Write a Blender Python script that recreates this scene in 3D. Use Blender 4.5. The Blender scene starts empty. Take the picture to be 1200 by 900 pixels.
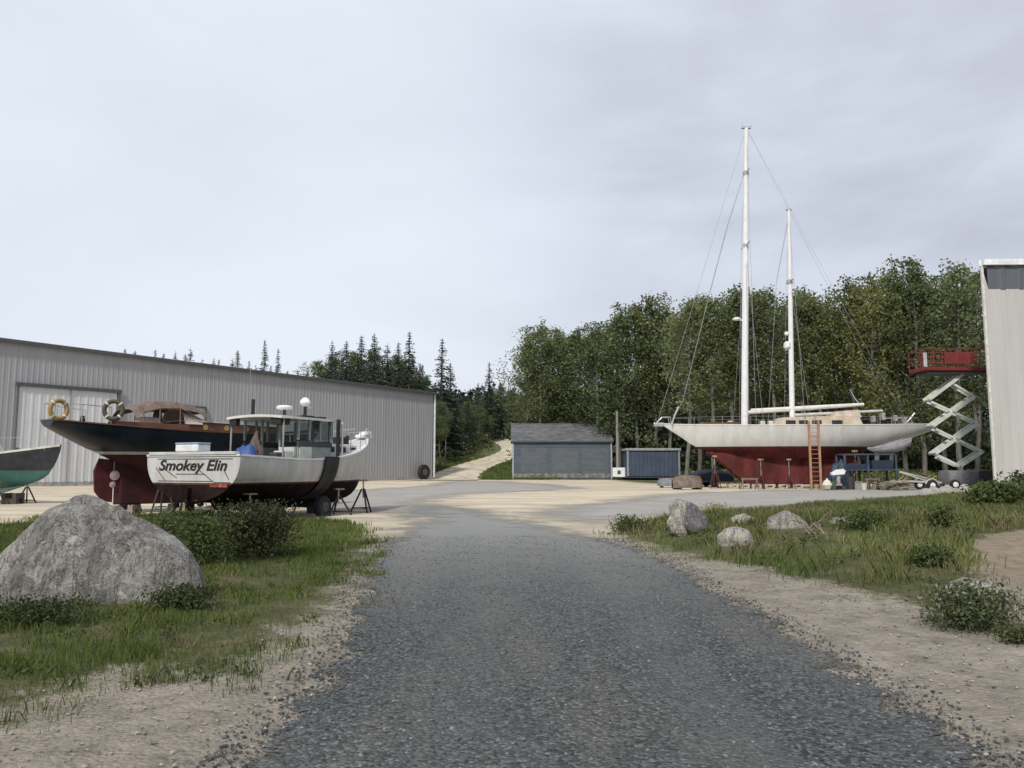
import bpy, bmesh, math, random
import numpy as np
from mathutils import Vector, Matrix, noise as mnoise
random.seed(7); RNG = np.random.default_rng(11)
R = math.radians
scene = bpy.context.scene
COL = scene.collection

# ------------------------------------------------------------------ camera maths (1200x900 photo)
FPX = 930.0; HC = 1.5; TILT = math.atan(98/930.0)
CT, ST = math.cos(TILT), math.sin(TILT)
def ray(px, py):
    xc = (px-600)/FPX; yc = (450-py)/FPX
    return xc, CT-yc*ST, ST+yc*CT
def P(px, py, d):
    a, b, c = ray(px, py); k = d/b
    return Vector((a*k, d, HC+c*k))
def G(px, py):
    a, b, c = ray(px, py); k = -HC/c
    return (a*k, b*k)
def X(px, d): return (px-600)/FPX*d/CT*1.0*(CT*CT+ST*ST) if False else P(px, 560, d).x

# ------------------------------------------------------------------ materials
MATS = {}
def mat(name, col, rough=.6, metal=0.0, var=.12, scale=3.0, bump=0.0, bscale=40.0, col2=None, stretch=(1,1,1), spec=.4, trans=0.0, detail=5, coat=0):
    if name in MATS: return MATS[name]
    m = bpy.data.materials.new(name); m.use_nodes = True
    nt = m.node_tree; N = nt.nodes; L = nt.links
    b = N['Principled BSDF']; b.inputs['Roughness'].default_value = rough; b.inputs['Metallic'].default_value = metal
    b.inputs['Specular IOR Level'].default_value = spec
    if coat: b.inputs['Coat Weight'].default_value = coat
    tc = N.new('ShaderNodeTexCoord'); mp = N.new('ShaderNodeMapping'); mp.inputs['Scale'].default_value = stretch
    L.new(tc.outputs['Object'], mp.inputs['Vector'])
    no = N.new('ShaderNodeTexNoise'); no.inputs['Scale'].default_value = scale; no.inputs['Detail'].default_value = detail; no.inputs['Roughness'].default_value = .65
    L.new(mp.outputs[0], no.inputs['Vector'])
    rp = N.new('ShaderNodeValToRGB'); e = rp.color_ramp.elements
    c2 = col2 if col2 else tuple(max(0, c*(1-var*1.6)) for c in col)
    c1 = tuple(min(1, c*(1+var)) for c in col) if not col2 else col
    e[0].position = .36; e[0].color = (*c2, 1); e[1].position = .64; e[1].color = (*c1, 1)
    L.new(no.outputs['Fac'], rp.inputs[0]); L.new(rp.outputs[0], b.inputs['Base Color'])
    if bump:
        n2 = N.new('ShaderNodeTexNoise'); n2.inputs['Scale'].default_value = bscale; n2.inputs['Detail'].default_value = 6
        L.new(mp.outputs[0], n2.inputs['Vector'])
        bp = N.new('ShaderNodeBump'); bp.inputs['Strength'].default_value = bump; bp.inputs['Distance'].default_value = .05
        L.new(n2.outputs['Fac'], bp.inputs['Height']); L.new(bp.outputs[0], b.inputs['Normal'])
    MATS[name] = m
    return m

def leafmat(name, c_dark, c_mid, c_light, clump=1.2, transl=.35):
    """leaf colours vary by an own random number and by clump noise"""
    if name in MATS: return MATS[name]
    m = bpy.data.materials.new(name); m.use_nodes = True
    nt = m.node_tree; N = nt.nodes; L = nt.links
    b = N['Principled BSDF']; b.inputs['Roughness'].default_value = .6; b.inputs['Specular IOR Level'].default_value = .25
    at = N.new('ShaderNodeAttribute'); at.attribute_name = 'rnd'
    tc = N.new('ShaderNodeTexCoord'); no = N.new('ShaderNodeTexNoise'); no.inputs['Scale'].default_value = clump; no.inputs['Detail'].default_value = 2
    L.new(tc.outputs['Object'], no.inputs['Vector'])
    oi = N.new('ShaderNodeObjectInfo')
    a1 = N.new('ShaderNodeMath'); a1.operation = 'MULTIPLY_ADD'; a1.inputs[1].default_value = .30 if clump < 1 else .45; L.new(at.outputs['Fac'], a1.inputs[0])
    a2 = N.new('ShaderNodeMath'); a2.operation = 'MULTIPLY_ADD'; a2.inputs[1].default_value = .75 if clump < 1 else .6; L.new(no.outputs['Fac'], a2.inputs[0])
    a3 = N.new('ShaderNodeMath'); a3.operation = 'MULTIPLY_ADD'; a3.inputs[1].default_value = .24; a3.inputs[2].default_value = -.14; L.new(oi.outputs['Random'], a3.inputs[0])
    L.new(a3.outputs[0], a2.inputs[2]); L.new(a2.outputs[0], a1.inputs[2])
    rp = N.new('ShaderNodeValToRGB'); e = rp.color_ramp.elements
    e[0].position = .2; e[0].color = (*c_dark, 1); e[1].position = .85; e[1].color = (*c_light, 1)
    k = e.new(.5); k.color = (*c_mid, 1)
    L.new(a1.outputs[0], rp.inputs[0]); L.new(rp.outputs[0], b.inputs['Base Color'])
    tr = N.new('ShaderNodeBsdfTranslucent'); L.new(rp.outputs[0], tr.inputs['Color'])
    mx = N.new('ShaderNodeMixShader'); mx.inputs[0].default_value = transl
    L.new(b.outputs[0], mx.inputs[1]); L.new(tr.outputs[0], mx.inputs[2])
    L.new(mx.outputs[0], N['Material Output'].inputs['Surface'])
    MATS[name] = m
    return m

def glassmat(name, tint=(.5,.55,.55), alpha=.45, rough=.08):
    if name in MATS: return MATS[name]
    m = bpy.data.materials.new(name); m.use_nodes = True
    nt = m.node_tree; N = nt.nodes; L = nt.links
    b = N['Principled BSDF']; b.inputs['Base Color'].default_value = (.05,.06,.065,1); b.inputs['Roughness'].default_value = rough
    no = N.new('ShaderNodeTexNoise'); no.inputs['Scale'].default_value = 4
    mr = N.new('ShaderNodeMapRange'); mr.inputs[3].default_value = rough; mr.inputs[4].default_value = rough+.15
    L.new(no.outputs['Fac'], mr.inputs[0]); L.new(mr.outputs[0], b.inputs['Roughness'])
    t = N.new('ShaderNodeBsdfTransparent'); t.inputs[0].default_value = (*tint, 1)
    mx = N.new('ShaderNodeMixShader'); mx.inputs[0].default_value = alpha
    L.new(t.outputs[0], mx.inputs[1]); L.new(b.outputs[0], mx.inputs[2]); L.new(mx.outputs[0], N['Material Output'].inputs['Surface'])
    MATS[name] = m
    return m

# ------------------------------------------------------------------ mesh builder
class MB:
    def __init__(s): s.v = []; s.f = []; s.m = []; s.mi = 0; s.ch = []
    def add(s, vs, fs):
        vs = [tuple(v) for v in vs]; fs = [tuple(f) for f in fs]; s.ch.append((vs, fs)); o = len(s.v); s.v += vs; s.f += [tuple(i+o for i in f) for f in fs]; s.m += [s.mi]*len(fs); return s
    def box(s, lo, hi, bev=0.0, rot=0.0, about=None):
        bm = bmesh.new(); bmesh.ops.create_cube(bm, size=1)
        c = [(a+b)/2 for a, b in zip(lo, hi)]; sc = [abs(b-a) for a, b in zip(lo, hi)]
        for v in bm.verts: v.co = Vector([v.co[i]*sc[i] for i in range(3)])
        if bev: bmesh.ops.bevel(bm, geom=bm.edges[:], offset=min(bev, min(sc)*.45), segments=2, affect='EDGES', profile=.6)
        M = Matrix.Rotation(rot, 4, 'Z')
        for v in bm.verts: v.co = M@v.co + Vector(c)
        bm.verts.index_update()
        s.add([v.co for v in bm.verts], [[v.index for v in f.verts] for f in bm.faces]); bm.free(); return s
    def beam(s, a, b, w, h, up=(0,0,1)):
        a = Vector(a); b = Vector(b); t = (b-a).normalized(); u = t.cross(Vector(up))
        if u.length < 1e-4: u = t.cross(Vector((1,0,0)))
        u.normalize(); n = u.cross(t)
        vs = []
        for p in (a, b):
            for i, j in ((-1,-1),(1,-1),(1,1),(-1,1)): vs.append(p+u*(i*w/2)+n*(j*h/2))
        return s.add(vs, [(3,2,1,0),(4,5,6,7),(0,1,5,4),(1,2,6,5),(2,3,7,6),(3,0,4,7)])
    def tube(s, pts, r, seg=8, closed=False):
        pts = [Vector(p) for p in pts]; n = len(pts)
        rs = r if isinstance(r, (list, tuple)) else [r]*n
        vs = []; u = None
        for i, p in enumerate(pts):
            if closed: t = pts[(i+1) % n]-pts[i-1]
            else: t = pts[min(i+1, n-1)]-pts[max(i-1, 0)]
            t.normalize()
            if u is None:
                u = t.cross(Vector((0,0,1)))
                if u.length < .05: u = t.cross(Vector((1,0,0)))
            else: u = u-t*u.dot(t)
            u.normalize(); w = t.cross(u)
            for k in range(seg):
                a = 2*math.pi*k/seg; vs.append(p+u*math.cos(a)*rs[i]+w*math.sin(a)*rs[i])
        fs = []
        for i in range(n if closed else n-1):
            j = (i+1) % n
            for k in range(seg):
                l = (k+1) % seg; fs.append((i*seg+k, i*seg+l, j*seg+l, j*seg+k))
        if not closed: fs.append(tuple(range(seg))[::-1]); fs.append(tuple((n-1)*seg+k for k in range(seg)))
        return s.add(vs, fs)
    def lathe(s, c, prof, axis='Z', seg=20):
        c = Vector(c); vs = []; fs = []
        for (r, h) in prof:
            for k in range(seg):
                a = 2*math.pi*k/seg; x, y = r*math.cos(a), r*math.sin(a)
                vs.append(c+(Vector((x,y,h)) if axis == 'Z' else Vector((x,h,y)) if axis == 'Y' else Vector((h,x,y))))
        n = len(prof)
        for i in range(n-1):
            for k in range(seg):
                l = (k+1) % seg; fs.append((i*seg+k, i*seg+l, (i+1)*seg+l, (i+1)*seg+k))
        fs.append(tuple(range(seg))[::-1]); fs.append(tuple((n-1)*seg+k for k in range(seg)))
        return s.add(vs, fs)
    def prism(s, pts, y0, y1, inset=0.0, axis='Y'):
        """pts (x,z) outline pushed from y0 to y1; inset chamfers both faces"""
        n = len(pts); cx = sum(p[0] for p in pts)/n; cz = sum(p[1] for p in pts)/n
        def ring(y, k): return [((x-cx)*k+cx, y, (z-cz)*k+cz) for x, z in pts]
        if inset:
            k = 1-inset; q = (y1-y0)*.35
            rings = [ring(y0, k), ring(y0+q, 1), ring(y1-q, 1), ring(y1, k)]
        else: rings = [ring(y0, 1), ring(y1, 1)]
        vs = [v for r in rings for v in r]
        fs = [tuple(range(n))[::-1], tuple((len(rings)-1)*n+i for i in range(n))]
        for r in range(len(rings)-1):
            for i in range(n): fs.append((r*n+i, r*n+(i+1) % n, (r+1)*n+(i+1) % n, (r+1)*n+i))
        if axis == 'X': vs = [(v[1], v[0], v[2]) for v in vs]
        if axis == 'Z': vs = [(v[0], v[2], v[1]) for v in vs]
        return s.add(vs, fs)
    def grid(s, rows):
        n = len(rows[0]); vs = [p for r in rows for p in r]; fs = []
        for i in range(len(rows)-1):
            for j in range(n-1): fs.append((i*n+j, i*n+j+1, (i+1)*n+j+1, (i+1)*n+j))
        return s.add(vs, fs)
    def each(s, name, m, parent, smooth=False):
        for vs, fs in s.ch: MB().add(vs, fs).build(name, m, parent, smooth)
    def build(s, name, mats, parent=None, smooth=False, fix=True, loc=None):
        me = bpy.data.meshes.new(name); me.from_pydata(s.v, [], s.f)
        if not isinstance(mats, (list, tuple)): mats = [mats]
        for m in mats: me.materials.append(m)
        if len(mats) > 1: me.polygons.foreach_set('material_index', s.m)
        if fix:
            bm = bmesh.new(); bm.from_mesh(me); bmesh.ops.remove_doubles(bm, verts=bm.verts[:], dist=1e-5)
            bmesh.ops.recalc_face_normals(bm, faces=bm.faces[:]); bm.to_mesh(me); bm.free()
        if smooth:
            me.polygons.foreach_set('use_smooth', [True]*len(me.polygons))
            if smooth != 'all':
                try: me.set_sharp_from_angle(angle=R(38))
                except Exception: pass
        me.update()
        o = bpy.data.objects.new(name, me); COL.objects.link(o)
        if parent: o.parent = parent
        if loc: o.location = loc
        return o

def tag(o, label=None, cat=None, group=None, kind=None):
    if label: o['label'] = label
    if cat: o['category'] = cat
    if group: o['group'] = group
    if kind: o['kind'] = kind
    return o
def empty(name, loc, rz=0, label=None, cat=None, group=None):
    o = bpy.data.objects.new(name, None); COL.objects.link(o); o.location = loc; o.rotation_euler = (0,0,rz)
    o.empty_display_size = .2
    return tag(o, label, cat, group)
def copy_tree(o, parent=None):
    c = o.copy(); COL.objects.link(c)
    if parent: c.parent = parent
    for ch in [k for k in bpy.data.objects if k.parent == o and k.name in ORIG.get(o.name, ())]:
        copy_tree(ch, c)
    return c
ORIG = {}
def kids(o):
    return [k for k in COL.objects if k.parent == o]
def dup(o, parent=None):
    ch = kids(o)
    c = o.copy(); COL.objects.link(c); c.parent = parent
    for k in ch: dup(k, c)
    return c

def quads_mesh(name, V, nper, m, parent=None, rnd=None, tri=False, smooth=False):
    """V: (n*nper,3) array, each consecutive nper verts a polygon"""
    n = len(V)//nper
    me = bpy.data.meshes.new(name); me.vertices.add(len(V)); me.vertices.foreach_set('co', V.astype(np.float32).ravel())
    me.loops.add(len(V)); me.loops.foreach_set('vertex_index', np.arange(len(V), dtype=np.int32))
    me.polygons.add(n); me.polygons.foreach_set('loop_start', np.arange(0, len(V), nper, dtype=np.int32))
    try: me.polygons.foreach_set('loop_total', np.full(n, nper, dtype=np.int32))
    except Exception: pass
    a = me.attributes.new('rnd', 'FLOAT', 'FACE'); a.data.foreach_set('value', (rnd if rnd is not None else RNG.random(n)).astype(np.float32))
    me.materials.append(m); me.update(calc_edges=True); me.validate()
    o = bpy.data.objects.new(name, me); COL.objects.link(o); o.parent = parent
    return o

def leaf_quads(C, size, aspect=.55, droop=0.0, dirs=None):
    n = len(C); sz = size*(.6+.8*RNG.random(n))[:, None]
    if dirs is None:
        d = RNG.normal(size=(n, 3)); d[:, 2] -= droop
    else: d = dirs+RNG.normal(size=(n, 3))*.35
    d /= np.linalg.norm(d, axis=1)[:, None]+1e-9
    u = np.cross(d, RNG.normal(size=(n, 3))); u /= np.linalg.norm(u, axis=1)[:, None]+1e-9
    V = np.stack([C-d*sz*.5, C+u*sz*aspect*.5, C+d*sz*.5, C-u*sz*aspect*.5], 1)
    return V.reshape(-1, 3)

# ------------------------------------------------------------------ terrain
def gz(x, y):
    x = np.asarray(x, float); y = np.asarray(y, float)
    t = np.clip((y-98)/4, 0, 1); z = .13*np.maximum(y-100, 0)*t
    z = np.where(y > 165, .13*65+.02*(np.minimum(y, 400)-165), z)
    # rounded right-hand verge
    m = np.clip(sdf(POLY['grass_r'], x, y)/3.5, 0, 1); z = z+m*m*(3-2*m)*.28
    ml = np.clip(sdf(POLY['grass_l'], x, y)/2.5, 0, 1); z = z+ml*ml*(3-2*ml)*.05
    lim = np.clip((110-y)/20, 0, 1)
    z = z+lim*(.022*np.sin(x*1.3+np.sin(y*.7)*1.4)*np.sin(y*.9+.5)+.010*np.sin(x*4.1+y*1.7)*np.sin(y*3.3-x))
    z = z+ np.clip(sdf(POLY['drive'], x, y)/2.0, 0, 1)*.05
    return z
def gpt(x, y): return float(gz(np.array([x]), np.array([y]))[0])
def sdf(poly, x, y):
    """signed distance, positive inside"""
    x = np.atleast_1d(np.asarray(x, float)); y = np.atleast_1d(np.asarray(y, float))
    best = np.full(x.shape, 1e18); ins = np.zeros(x.shape, bool); n = len(poly)
    for i in range(n):
        x0, y0 = poly[i]; x1, y1 = poly[(i+1) % n]
        ex, ey = x1-x0, y1-y0; L2 = ex*ex+ey*ey+1e-12
        t = np.clip(((x-x0)*ex+(y-y0)*ey)/L2, 0, 1)
        dx = x-(x0+ex*t); dy = y-(y0+ey*t); best = np.minimum(best, dx*dx+dy*dy)
        if y1 != y0:
            c = ((y0 > y) != (y1 > y)) & (x < (x1-x0)*(y-y0)/(y1-y0)+x0); ins ^= c
    return np.where(ins, 1, -1)*np.sqrt(best)
def pp(*l): return [G(a, b) for a, b in l]
POLY = {}
POLY['drive'] = [(-1.25,-15),(-1.3,1)]+pp((290,900),(348,850),(395,780),(420,730),(433,690),(442,650),(446,620),(452,602),(475,590),(540,592),(600,600),(650,612),(700,625),(760,650),(830,690),(900,730),(960,770),(1020,800),(1090,850),(1165,900))+[(2.4,1),(2.45,-15)]
POLY['grass_l'] = [(-12,-6),(-6,1.5)]+pp((-250,960),(0,862),(60,832),(120,800),(180,797),(250,803),(300,792),(345,750),(400,715),(425,688),(436,650),(434,628),(420,614),(340,606),(250,602),(150,604),(60,607),(0,615),(-400,640))+[(-30,8)]
POLY['grass_r'] = pp((706,626),(740,612),(800,607),(850,604),(930,597),(1000,591),(1100,584),(1200,579),(1700,579),(1700,690),(1260,665),(1180,668),(1160,690),(1210,735),(1100,722),(1000,697),(900,672),(820,657),(760,641))
POLY['lane'] = pp((452,606),(400,600),(330,592),(250,584),(330,577),(430,573),(490,569),(520,564),(585,563.5),(655,568),(700,573),(560,579),(520,587),(560,597),(690,618),(740,612),(800,607),(850,604),(930,597),(1000,591),(1100,584),(1200,579),(1900,574),(1900,569),(1170,572),(900,574),(800,577),(740,581),(690,588),(640,592),(600,602),(520,606))
POLY['soil'] = pp((1115,668),(1130,645),(1180,636),(1400,632),(1400,690),(1200,684))

def axis(*segs):
    out = []
    for a, b, n in segs: out += list(np.linspace(a, b, n, endpoint=False))
    return out
ys = np.array(axis((-400,-20,6),(-20,2,22),(2,12,80),(12,40,112),(40,100,100),(100,170,70),(170,400,10),(400,3000,6))+[3000.])
xs = np.array(axis((-2500,-300,6),(-300,-50,25),(-50,-12,76),(-12,12,140),(12,50,76),(50,300,25),(300,2500,6))+[2500.])
GX, GY = np.meshgrid(xs, ys); GZ = gz(GX.ravel(), GY.ravel()).reshape(GX.shape)
SD = {k: sdf(v, GX.ravel(), GY.ravel()) for k, v in POLY.items()}

def sheet(name, sel, lift, m, attrs):
    ny, nx = GX.shape
    idx = np.arange(ny*nx).reshape(ny, nx)
    q = np.stack([idx[:-1,:-1], idx[:-1,1:], idx[1:,1:], idx[1:,:-1]], -1).reshape(-1, 4)
    if sel is not None: q = q[sel[q].any(1)]
    used, inv = np.unique(q, return_inverse=True); q = inv.reshape(-1, 4)
    V = np.stack([GX.ravel(), GY.ravel(), GZ.ravel()+lift], 1)[used]
    me = bpy.data.meshes.new(name); me.vertices.add(len(V)); me.vertices.foreach_set('co', V.astype(np.float32).ravel())
    me.loops.add(q.size); me.loops.foreach_set('vertex_index', q.ravel().astype(np.int32))
    me.polygons.add(len(q)); me.polygons.foreach_set('loop_start', np.arange(0, q.size, 4, dtype=np.int32))
    try: me.polygons.foreach_set('loop_total', np.full(len(q), 4, dtype=np.int32))
    except Exception: pass
    for k in attrs:
        a = me.attributes.new('sd_'+k, 'FLOAT', 'POINT'); a.data.foreach_set('value', np.clip(SD[k][used], -50, 50).astype(np.float32))
    me.update(calc_edges=True); me.validate()
    me.polygons.foreach_set('use_smooth', [True]*len(me.polygons))
    me.materials.append(m)
    o = bpy.data.objects.new(name, me); COL.objects.link(o); o['kind'] = 'structure'
    return o

class NT:
    """little helper to wire shaders"""
    def __init__(s, name):
        s.m = bpy.data.materials.new(name); s.m.use_nodes = True; s.N = s.m.node_tree.nodes; s.L = s.m.node_tree.links
        s.b = s.N['Principled BSDF']; s.out = s.N['Material Output']
        s.geo = s.N.new('ShaderNodeNewGeometry'); s.pos = s.geo.outputs['Position']
    def noise(s, scale, detail=4, rough=.6, vec=None, dist=0):
        n = s.N.new('ShaderNodeTexNoise'); n.inputs['Scale'].default_value = scale; n.inputs['Detail'].default_value = detail
        n.inputs['Roughness'].default_value = rough; n.inputs['Distortion'].default_value = dist; s.L.new(vec or s.pos, n.inputs['Vector']); return n.outputs['Fac']
    def voro(s, scale, feat='F1', out='Distance', vec=None):
        n = s.N.new('ShaderNodeTexVoronoi'); n.feature = feat; n.inputs['Scale'].default_value = scale; s.L.new(vec or s.pos, n.inputs['Vector']); return n.outputs[out]
    def ramp(s, fac, stops):
        r = s.N.new('ShaderNodeValToRGB'); e = r.color_ramp.elements
        while len(e) < len(stops): e.new(.5)
        for el, (p, c) in zip(e, stops): el.position = p; el.color = (c, c, c, 1) if isinstance(c, (int, float)) else (*c, 1)
        s.L.new(fac, r.inputs[0]); return r.outputs[0]
    def mix(s, fac, a, b, mode='MIX'):
        n = s.N.new('ShaderNodeMix'); n.data_type = 'RGBA'; n.blend_type = mode
        for i, v in ((0, fac), (6, a), (7, b)):
            if isinstance(v, (int, float)): n.inputs[i].default_value = v
            elif isinstance(v, tuple): n.inputs[i].default_value = (*v, 1)
            else: s.L.new(v, n.inputs[i])
        return n.outputs[2]
    def math(s, op, a, b=0, c=0):
        n = s.N.new('ShaderNodeMath'); n.operation = op
        for i, v in enumerate((a, b, c)):
            if isinstance(v, (int, float)): n.inputs[i].default_value = v
            else: s.L.new(v, n.inputs[i])
        return n.outputs[0]
    def attr(s, name):
        n = s.N.new('ShaderNodeAttribute'); n.attribute_name = name; return n.outputs['Fac']
    def step(s, v, lo, hi):
        n = s.N.new('ShaderNodeMapRange'); n.interpolation_type = 'SMOOTHSTEP'; s.L.new(v, n.inputs[0]); n.inputs[1].default_value = lo; n.inputs[2].default_value = hi
        return n.outputs[0]
    def scaled(s, v):
        n = s.N.new('ShaderNodeMapping'); n.inputs['Scale'].default_value = v; s.L.new(s.pos, n.inputs['Vector']); return n.outputs[0]
    def bump(s, h, strength, dist):
        n = s.N.new('ShaderNodeBump'); n.inputs['Strength'].default_value = strength; n.inputs['Distance'].default_value = dist; s.L.new(h, n.inputs['Height'])
        s.L.new(n.outputs[0], s.b.inputs['Normal'])
    def color(s, c): s.L.new(c, s.b.inputs['Base Color'])
    def cut(s, fac):
        t = s.N.new('ShaderNodeBsdfTransparent'); mx = s.N.new('ShaderNodeMixShader'); s.L.new(fac, mx.inputs[0])
        s.L.new(t.outputs[0], mx.inputs[1]); s.L.new(s.b.outputs[0], mx.inputs[2]); s.L.new(mx.outputs[0], s.out.inputs['Surface'])

# ground: sandy gravel, earth under the grass
g = NT('sandy_ground'); g.b.inputs['Roughness'].default_value = .95; g.b.inputs['Specular IOR Level'].default_value = .15
n1 = g.noise(.35, 6, .65); n2 = g.noise(9, 5, .7); n3 = g.noise(60, 3, .7); pb = g.voro(28)
sand = g.ramp(n1, [(.3, (.34,.30,.235)), (.5, (.42,.37,.295)), (.68, (.51,.46,.37))])
sand = g.mix(g.ramp(n2, [(.35, 0.0), (.7, .55)]), sand, (.27,.235,.19))
sand = g.mix(g.ramp(n3, [(.55, 0.0), (.75, .5)]), sand, (.55,.50,.43))
vc = g.voro(28, out='Color'); sand = g.mix(g.ramp(vc, [(.62, 0.0), (.8, .5)]), sand, (.22,.21,.20))
tracks = g.noise(1.0, 4, .6, g.scaled((.12, 1.3, 1))); far = g.step(g.N.new('ShaderNodeSeparateXYZ').outputs[1], 0, 1)
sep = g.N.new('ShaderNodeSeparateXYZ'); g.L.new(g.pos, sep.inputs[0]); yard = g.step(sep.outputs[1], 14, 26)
sand = g.mix(g.math('SUBTRACT', 1.0, yard), sand, g.mix(g.ramp(g.noise(2.6, 7, .75), [(.36, .85), (.52, .5), (.68, .2)]), sand, g.mix(g.ramp(g.noise(14, 5, .8), [(.42, 0.0), (.66, 1.0)]), (.165,.148,.12), (.085,.08,.065))))  # nearer sand: duller dirt, darkened further in colour to stand for cloud shade
sand = g.mix(yard, sand, (.53,.46,.34))
sand = g.mix(g.math('MULTIPLY', yard, g.ramp(tracks, [(.47, 0.0), (.62, .7)])), sand, (.36,.34,.31))
sand = g.mix(g.math('MULTIPLY', yard, g.ramp(g.noise(1.0, 3, .5, g.scaled((.06,.5,1))), [(.46, 0.0), (.58, .8)])), sand, (.66,.58,.43))
gr = g.math('MAXIMUM', g.attr('sd_grass_l'), g.attr('sd_grass_r'))
gr = g.math('ADD', gr, g.math('MULTIPLY_ADD', g.noise(1.6, 7, .8), 2.6, -1.5))
earth = g.ramp(g.noise(2.2, 6, .7), [(.3, (.05,.055,.025)), (.5, (.085,.085,.04)), (.7, (.15,.13,.075))])
fac = g.step(gr, -.15, .25)
c = g.mix(fac, sand, earth)
so = g.math('ADD', g.attr('sd_soil'), g.math('MULTIPLY_ADD', g.noise(1.5, 5), 1.4, -.7))
c = g.mix(g.step(so, -.1, .3), c, g.ramp(g.noise(4, 6, .7), [(.3, (.17,.135,.10)), (.7, (.30,.25,.185))]))
# earth and dead needles far off, under the wood
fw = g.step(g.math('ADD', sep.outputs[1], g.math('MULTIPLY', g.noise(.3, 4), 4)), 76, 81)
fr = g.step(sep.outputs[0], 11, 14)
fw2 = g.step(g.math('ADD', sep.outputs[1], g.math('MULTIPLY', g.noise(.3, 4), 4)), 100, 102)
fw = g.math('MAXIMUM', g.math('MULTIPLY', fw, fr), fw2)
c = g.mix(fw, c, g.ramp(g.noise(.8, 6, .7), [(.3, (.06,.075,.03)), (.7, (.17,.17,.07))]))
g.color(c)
g.bump(g.math('ADD', g.math('MULTIPLY', n2, .8), g.math('MULTIPLY', pb, -.5)), .7, .05)
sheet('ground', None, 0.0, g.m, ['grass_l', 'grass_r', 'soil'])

# crushed stone drive
g = NT('crushed_stone'); g.b.inputs['Roughness'].default_value = .85; g.b.inputs['Specular IOR Level'].default_value = .3
sep = g.N.new('ShaderNodeSeparateXYZ'); g.L.new(g.pos, sep.inputs[0])
st = g.ramp(g.voro(42, out='Color'), [(.15, (.022,.025,.027)), (.45, (.062,.069,.071)), (.7, (.10,.108,.108)), (.92, (.18,.185,.18))])
big = g.noise(1.0, 5, .6, g.scaled((.9, .22, 1)))
st = g.mix(g.ramp(big, [(.46, 0.0), (.64, .45)]), st, (.16,.15,.125))
st = g.mix(g.ramp(g.noise(1.1, 4, .6, g.scaled((1.5, .3, 1))), [(.5, 0.0), (.7, .45)]), st, (.075,.085,.095))
wt = g.math('ABSOLUTE', g.math('SUBTRACT', g.math('ABSOLUTE', g.math('SUBTRACT', g.math('ADD', sep.outputs[0], g.math('MULTIPLY_ADD', g.noise(.25, 2), .8, -.4)), .45)), .78))
st = g.mix(g.math('MULTIPLY', g.math('SUBTRACT', 1.0, g.step(wt, .12, .42)), g.ramp(g.noise(2.0, 4), [(.3, .15), (.65, .5)])), st, (.12,.122,.115))
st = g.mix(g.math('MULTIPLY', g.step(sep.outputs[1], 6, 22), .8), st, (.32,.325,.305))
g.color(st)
g.bump(g.math('ADD', g.math('MULTIPLY', g.voro(42), -1.0), g.noise(7, 4)), .8, .025)
e = g.math('ADD', g.attr('sd_drive'), g.math('MULTIPLY_ADD', g.noise(2.2, 3, .6), .9, -.45))
e = g.math('ADD', e, g.math('MULTIPLY_ADD', g.noise(40, 2, .6), .5, -.25))
sl = g.step(sep.outputs[1], 12, 24)
e = g.math('ADD', e, g.math('MULTIPLY', sl, g.math('MULTIPLY_ADD', g.noise(1.0, 5, .7, g.scaled((.7, 1, 1))), 5.0, -3.2)))
g.cut(g.step(g.math('DIVIDE', e, g.math('MULTIPLY_ADD', sl, 30.0, 1.0)), -.02, .05))
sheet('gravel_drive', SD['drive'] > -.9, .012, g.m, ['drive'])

# worn lane across the yard
g = NT('worn_lane'); g.b.inputs['Roughness'].default_value = .9
st = g.ramp(g.noise(1.0, 6, .7, g.scaled((.25, 1.2, 1))), [(.3, (.25,.24,.225)), (.5, (.335,.32,.29)), (.7, (.45,.415,.355))])
st = g.mix(g.ramp(g.noise(12, 3, .8), [(.4, 0.0), (.7, .4)]), st, (.18,.18,.18))
g.color(st); g.bump(g.noise(20, 5), .5, .03)
e = g.math('ADD', g.attr('sd_lane'), g.math('MULTIPLY_ADD', g.noise(1.0, 6, .75, g.scaled((.4, .9, 1))), 7.0, -4.6))
g.cut(g.step(e, -1.8, 1.6))
sheet('worn_asphalt_lane', SD['lane'] > -4.2, .006, g.m, ['lane'])

# dirt road climbing through the gap
def ribbon(name, pts, m, lift):
    rows = []
    P2 = []
    for i in range(len(pts)-1):
        for k in range(8):
            t = k/8; P2.append([pts[i][j]*(1-t)+pts[i+1][j]*t for j in range(3)])
    P2.append(pts[-1])
    # smooth
    for _ in range(6):
        Q = [P2[0]]+[[(P2[i-1][j]+2*P2[i][j]+P2[i+1][j])/4 for j in range(3)] for i in range(1, len(P2)-1)]+[P2[-1]]; P2 = Q
    for i, (x, y, w) in enumerate(P2):
        a = P2[max(i-1, 0)]; b = P2[min(i+1, len(P2)-1)]; t = Vector((b[0]-a[0], b[1]-a[1], 0)).normalized(); n = Vector((-t.y, t.x, 0))
        r = []
        for k in range(9):
            q = Vector((x, y, 0))+n*(w*(k/8-.5)*(1+.06*math.sin(i*1.7+k))); r.append((q.x, q.y, gpt(q.x, q.y)+lift))
        rows.append(r)
    o = MB().grid(rows).build(name, m, smooth='all'); o['kind'] = 'structure'; return o
road_m = mat('pale_dirt', (.52,.46,.35), .95, var=.2, scale=.8, bump=.4, bscale=6)
ribbon('dirt_road', [(P(514,560,93).x,93,9),(P(522,560,97).x,97,8),(P(534,560,104).x,104,6),(P(548,560,110).x,110,5.4),(P(562,560,115).x,115,5),(P(578,560,120).x,120,4.8),(P(594,560,126).x,126,4.6),(P(604,560,134).x,134,4.4),(P(600,560,142).x,142,4.4),(P(588,560,150).x,150,4.4),(P(566,560,162).x,162,4.2),(P(545,560,174).x,174,4.2)], road_m, .07)

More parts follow.
